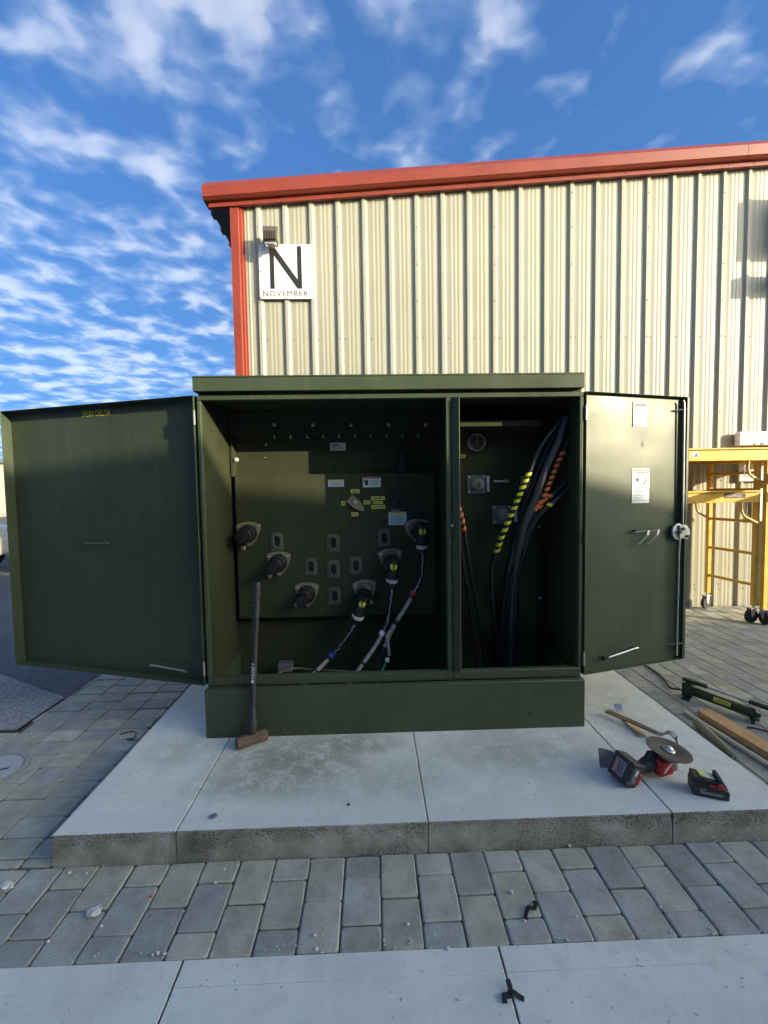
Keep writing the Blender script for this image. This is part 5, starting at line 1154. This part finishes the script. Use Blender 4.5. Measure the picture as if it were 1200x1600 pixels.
of = root('orange_fragment', (-0.85, 1.52, 0), 'tiny orange fragment on the paver joint', 'fragment')
mb = MB(); mb.prism([(-0.008, -0.006), (0.008, -0.004), (0.003, 0.009)], (-0.853, 1.522, 0.0), X, Yv, (0, 0, 0.004)); mb.build('chip', 'tape_o', of)
rp = random.Random(11)
def pebble(x, y, r, name='pebble', lab_=None, flat=0.6, z=0.0, mat='stone'):
    mb = MB(); n1, n2 = 7, 5; ph = [rp.uniform(0.75, 1.2) for _ in range(60)]; vs_ = []
    for i in range(n2):
        th = math.pi*(i+0.5)/n2
        for j in range(n1):
            a = 2*math.pi*j/n1+i*0.3; k = ph[i*n1+j]; vs_.append((x+r*k*math.sin(th)*math.cos(a), y+r*k*0.8*math.sin(th)*math.sin(a), z+r*flat+r*flat*k*math.cos(th)))
    fs = [(i*n1+j, i*n1+(j+1) % n1, (i+1)*n1+(j+1) % n1, (i+1)*n1+j) for i in range(n2-1) for j in range(n1)]+[tuple(range(n1-1, -1, -1)), tuple((n2-1)*n1+j for j in range(n1))]
    fs = [tuple(reversed(f)) for f in fs]
    mb.add(vs_, fs); o = mb.build(name, mat, None, smooth=0); return tag(o, lab_ or 'small pale stone chip lying on the paver strip', 'pebble', 'stone chips on the paver strip')
for (px_, py_, r) in ((108, 1366, .008), (135, 1367, .006), (158, 1449, .007), (75, 1473, .007), (637, 1446, .008), (494, 1485, .007), (503, 1489, .005), (246, 1491, .007), (257, 1492, .006), (238, 1493, .005), (492, 1463, .007), (336, 1381, .007), (350, 1360, .006), (370, 1353, .006), (886, 1470, .006), (700, 1484, .007), (890, 1323, .009), (820, 1440, .006), (799, 1396, .009), (1032, 1419, .006), (600, 1470, .005), (18, 1388, .010)):
    p = at(px_, py_, 1.4); d = p-CAM.translation; q = CAM.translation+d*(1.5/(1.5-p.z)) if p.z < 1.4 else p
    pebble(q.x, q.y, r)
cl = pebble(-1.022, 1.462, 0.030, 'concrete_chunk', 'broken pale concrete chunk on the pavers left of the pad front', 0.35); cl['group'] = 'concrete chunks'; cl['category'] = 'chunk'
cl = pebble(-1.435, 1.585, 0.028, 'concrete_chunk', 'crumbled concrete chunk on the pavers at the left edge of the view', 0.3); cl['group'] = 'concrete chunks'; cl['category'] = 'chunk'
rg = random.Random(21); mb = MB()
for i in range(420):   # grit and cement crumbs
    if i < 230: x, y, z = rg.uniform(-1.6, 1.8), rg.choice((rg.uniform(1.31, 1.66), rg.uniform(1.60, 1.664), rg.uniform(1.302, 1.33))), 0.001
    elif i < 320: x, y, z = rg.gauss(-0.3, 0.45), rg.uniform(1.72, 2.28), 0.1262
    else: x, y, z = rg.uniform(-1.3, 1.7), rg.uniform(1.05, 1.29), 0.0004
    if z > 0.1 and not (-1.2 < x < 1.6): continue
    r = rg.uniform(0.0008, 0.0026); mb.obox((x, y, z+r*0.6), (r, r*0.3, 0), (-r*0.3, r, 0), (0, 0, r*0.7))
o = mb.build('loose_grit', 'stone', None, smooth=0); tag(o, 'fine pale grit scattered over pad, pavers and walk', 'grit', kind='stuff')

# round utility lid in the left pavers
mh = root('utility_lid', (-2.10, 2.285, 0), 'round grey utility lid set in the pavers at the left edge', 'lid')
mb = MB(); mb.lathe([(0.168, 0), (0.168, 0.005), (0.165, 0.007), (0.138, 0.007), (0.137, 0.003), (0.0, 0.003)], (-2.105, 2.285, 0.001), (0, 0, 1), 48); mb.build('ring', 'manhole', mh)
mb = MB(); mb.lathe([(0.132, 0.004), (0.132, 0.007), (0.130, 0.0085), (0.0, 0.009)], (-2.105, 2.285, 0.001), (0, 0, 1), 48); mb.build('cover', 'lid', mh)
mb = MB(); mb.obox((-2.045, 2.29, 0.0101), (0.022, 0.008, 0), (-0.0025, 0.007, 0), (0, 0, 0.0005)); mb.build('lift_slot', 'black_print', mh, smooth=0)

# ------------------------------------------------------------------ yellow rolling scaffolds
def caster(parent, x, y, ang, r=0.075):
    d = Vector((math.cos(ang), math.sin(ang), 0)); n = Vector((-d.y, d.x, 0)); c = Vector((x, y, 0))+d*0.025+Z*r
    mb = MB()
    for s in (-1, 1): mb.prism([(-0.035, 0.085), (0.030, 0.085), (0.020, 0.0), (0.0, -0.016), (-0.018, 0.0)], c+n*(s*0.024-0.002), d, Z, n*0.004)
    mb.obox(c+Z*0.0895-d*0.003, d*0.040, n*0.036, Z*0.004); fk = mb.build('caster_fork', 'alu', parent, bev=0.001)
    mb = MB(); mb.lathe([(r*0.3, -0.017), (r*0.9, -0.017), (r, -0.010), (r, 0.010), (r*0.9, 0.017), (r*0.3, 0.017)], c, n, 28); w = mb.build('caster_wheel', 'tyre', parent)
    mb = MB(); mb.lathe([(0.012, -0.028), (0.012, 0.028)], c, n, 12); mb.build('axle', 'steel', w)
    mb = MB(); mb.tube([(x, y, 0.165), (x, y, 0.21)], 0.014, 10); mb.build('caster_stem', 'steel', parent)
def post(parent, x, y, z0, z1, holes=True, face=(-1, 0)):
    mb = MB(); mb.box(x-0.0225, x+0.0225, y-0.0225, y+0.0225, z0, z1); p = mb.build('post', 'yellow', parent, bev=0.004)
    if holes:
        mb = MB(); z = z0+0.06
        while z < z1-0.03:
            mb.lathe([(0.006, 0), (0.006, 0.0006)], (x, y-0.0226, z), (0, -1, 0), 8); mb.lathe([(0.006, 0), (0.006, 0.0006)], (x-0.0226, y, z), (-1, 0, 0), 8); z += 0.051
        mb.build('pin_holes', 'cream', p, smooth=0)['kind'] = 'stuff'
    return p
def rung(parent, a, b): mb = MB(); mb.tube([a, b], 0.0165, 12); mb.build('rung', 'yellow', parent)
def beam(parent, x0, x1, y, z0, z1, name='side_rail', t=0.022, lip=0.02):
    mb = MB(); mb.box(x0, x1, y-t/2, y+t/2, z0, z1); mb.box(x0, x1, y-t/2-lip, y+t/2, z1+0.0005, z1+0.016); mb.box(x0, x1, y-t/2-lip*0.5, y+t/2, z0-0.012, z0-0.0005); return mb.build(name, 'yellow', parent, bev=0.002)
A = root('rolling_scaffold', (3.2, 4.67, 0), 'yellow rolling scaffold with two decks beside the ribbed wall, partly behind the right door', 'scaffold')
AX0, AX1, AY0, AY1 = 2.36, 4.095, 4.40, 4.95
def ax_(x, y): return x-(0.065 if y > 4.6 else 0)
for x in (AX0, AX1):
    for y in (AY0, AY1):
        post(A, ax_(x, y), y, 0.19, 1.735); caster(A, ax_(x, y), y, R(185 if y < 4.6 else 200))
    for z in (0.41, 0.748, 1.094, 1.437, 1.62): rung(A, (x, AY0+0.023, z), (ax_(x, AY1), AY1-0.023, z))
for y, s in ((AY0-0.036, -1), (AY1+0.036, 1)):
    beam(A, AX0+0.024, AX1-0.010, y, 1.318, 1.415)
    for (xe, sg2) in ((AX0, 1), (AX1, -1)):
        mb = MB(); mb.tube(smooth_path([(xe+sg2*0.20, y, 1.308), (xe+sg2*0.195, y, 1.22), (xe+sg2*0.165, y, 1.165), (xe+sg2*0.10, y, 1.125), (xe+sg2*0.02, y, 1.085)], 4), 0.0125, 10); mb.build('curved_brace', 'yellow', A)
mb = MB(); mb.box(AX0+0.03, AX1-0.03, AY0+0.03, AY1-0.03, 1.395, 1.41); mb.build('lower_deck', 'wood', A, smooth=0)
# upper deck: side rails with lips and a ply deck between
beam(A, 2.30, 5.05, 4.345, 1.757, 1.86, 'deck_rail', 0.03); beam(A, 2.30, 5.05, 4.985, 1.757, 1.86, 'deck_rail', 0.03)
mb = MB(); mb.box(2.30, 5.05, 4.362, 4.968, 1.800, 1.822); mb.build('upper_deck', 'yellow', A, smooth=0)
for x in (2.6, 3.2, 3.8, 4.4): mb = MB(); mb.box(x, x+0.04, 4.362, 4.968, 1.757, 1.799); mb.build('deck_crossbar', 'yellow', A, smooth=0)
for (xe, sg2) in ((AX1+0.065, -1),):
    mb = MB(); mb.tube(smooth_path([(xe-0.215, 4.345, 1.745), (xe-0.22, 4.345, 1.66), (xe-0.20, 4.345, 1.60), (xe-0.14, 4.345, 1.56), (xe-0.0, 4.345, 1.49)], 4), 0.0135, 10); mb.build('curved_brace', 'yellow', A)
mb = MB(); yb = AY0-0.036-0.0115; mb.box(3.70, 3.93, yb-0.0012, yb-0.0002, 1.352, 1.402); tg = mb.build('maker_tag', 'rust', A, smooth=0)
mb = MB(); text_mb(mb, 'A-SCAFFOLD', (3.715, yb-0.0016, 1.362), X, Z, 0.17, 0.030, 0.0003); mb.build('tag_lettering', 'label', tg, smooth=0)
mb = MB(); mb.box(3.335, 3.40, 4.345-0.0162, 4.345-0.0152, 1.78, 1.845); tg = mb.build('warning_tag', 'label', A, smooth=0)
mb = MB(); mb.add([(3.345, 4.328, 1.79), (3.39, 4.328, 1.79), (3.372, 4.328, 1.83)], [(0, 1, 2)]); mb.build('tag_mark', 'rust', tg, smooth=0)
for (z, x) in ((1.29, 3.99), (1.70, 3.95)):
    mb = MB(); mb.tube([(x, 4.36, z), (x-0.04, 4.35, z), (x-0.045, 4.35, z-0.12), (x, 4.36, z-0.125)], 0.0045, 6); mb.build('lock_pin', 'bright', A)
Bs = root('rolling_scaffold', (4.5, 3.5, 0), 'second yellow rolling scaffold at the right edge of the view with horizontal rungs', 'scaffold')
for y in (4.345, 2.6):
    for x in (4.15, 4.83): post(Bs, x, y, 0.17, 1.75, True); caster(Bs, x, y, R(262 if y > 4 else 100))
    for z in (0.41, 0.748, 1.094, 1.437): rung(Bs, (4.21, y, z), (4.81, y, z))
for x in (4.15, 4.83):
    mb = MB(); mb.box(x-0.012, x+0.012, 2.63, 4.32, 1.5, 1.60); mb.build('side_rail', 'yellow', Bs, bev=0.002)

# ------------------------------------------------------------------ surroundings
# low warehouse behind the photographer, to the right: it keeps the low sun off the yard
wd = Vector((1, -0.16, 0)).normalized(); wn = Vector((0.16, 1, 0)).normalized(); wo = Vector((7.0, -3.4, 0)); WH = 4.40
wh = root('low_warehouse', wo, 'long low beige warehouse behind the viewpoint shading the yard', 'building')
c = wo+wd*18-wn*5
mb = MB(); mb.obox(c+Z*WH/2, wd*18, wn*5, Z*WH/2); mb.build('walls', 'siding', wh, smooth=0)
mb = MB(); mb.obox(c+Z*(WH+0.06), wd*18.3, wn*5.25, Z*0.055); mb.build('roof', 'soffit', wh, smooth=0)
for i in range(6):
    p = wo+wd*(3+5.5*i)+wn*0.012; mb = MB(); mb.obox(p+Z*1.55, wd*1.3, wn*0.01, Z*1.5); mb.build('roll_door', 'white', wh, smooth=0)
rw = root('rear_sky_blocker', (-17, -11, 0), 'long brown-grey block added unseen behind the viewpoint to cut low sky light', 'building')  # unseen block, added to cut low sky light on cabinet front and interior
MB().box(-42, 6.0, -16, -6.0, -0.05, 5.6).build('walls', 'dark_wall', rw, smooth=0)
MB().box(-42.3, 6.3, -16.3, -5.7, 5.601, 5.72).build('roof', 'soffit', rw, smooth=0)
for i in range(8): MB().box(-38+5.4*i, -34.6+5.4*i, -5.985, -5.97, 0.0, 3.4).build('roll_door', 'lamp', rw, smooth=0)
# distant warehouse at the left
fw = root('distant_building', (-32, 32, 0), 'sunlit pale yellow building far behind the left door', 'building')
MB().box(-60, -27.2, 30, 42, 0.35, 3.9).build('wall', 'siding', fw, smooth=0)
MB().box(-60, -27.2, 29.98, 42.0, -0.05, 0.349).build('plinth', 'walk', fw, smooth=0)
MB().box(-60.3, -26.9, 29.7, 42.3, 3.901, 4.1).build('roof', 'soffit', fw, smooth=0)
for i in range(5): MB().box(-55+5.5*i, -52+5.5*i, 29.95, 29.975, 0.4, 3.2).build('roll_door', 'white', fw, smooth=0)
# parked car, almost wholly hidden by the left door
car = root('parked_car', (-9.0, 8.2, 0), 'pale parked car just showing past the edge of the left door', 'car')
prof = [(-2.1, 0.32), (-2.12, 0.62), (-1.95, 0.80), (-1.35, 0.86), (-0.75, 1.32), (0.65, 1.36), (1.35, 0.95), (1.98, 0.86), (2.12, 0.66), (2.12, 0.32)]
mb = MB(); mb.prism(prof, (-9.50, 7.5, 0), X, Z, (0, 1.7, 0)); mb.build('body', 'carpaint', car, bev=0.06, segs=3)
for sgn_y in (7.494, 9.206):
    mb = MB(); mb.prism([(-1.05, 0.92), (-0.68, 1.26), (-0.05, 1.28), (-0.05, 0.92)], (-9.50, sgn_y-0.003, 0), X, Z, (0, 0.006, 0)); mb.build('side_window', 'glass', car, smooth=0)
    mb = MB(); mb.prism([(0.03, 0.92), (0.03, 1.28), (0.6, 1.29), (1.1, 0.96)], (-9.50, sgn_y-0.003, 0), X, Z, (0, 0.006, 0)); mb.build('side_window', 'glass', car, smooth=0)
    for xw in (-1.35, 1.35):
        mb = MB(); mb.lathe([(0.18, -0.1), (0.30, -0.1), (0.325, -0.06), (0.325, 0.06), (0.30, 0.1), (0.18, 0.1)], (-9.50+xw, 7.62 if sgn_y < 8 else 9.08, 0.325), (0, 1, 0), 28); tw = mb.build('wheel', 'tyre', car)
        mb = MB(); mb.lathe([(0.17, -0.105), (0.19, -0.085), (0.19, 0.085), (0.17, 0.105)], (-9.50+xw, 7.62 if sgn_y < 8 else 9.08, 0.325), (0, 1, 0), 20); mb.build('rim', 'alu', tw)
for yl in (7.7, 8.95): MB().box(-7.40, -7.375, yl, yl+0.25, 0.62, 0.74).build('headlight', 'label', car, bev=0.01)
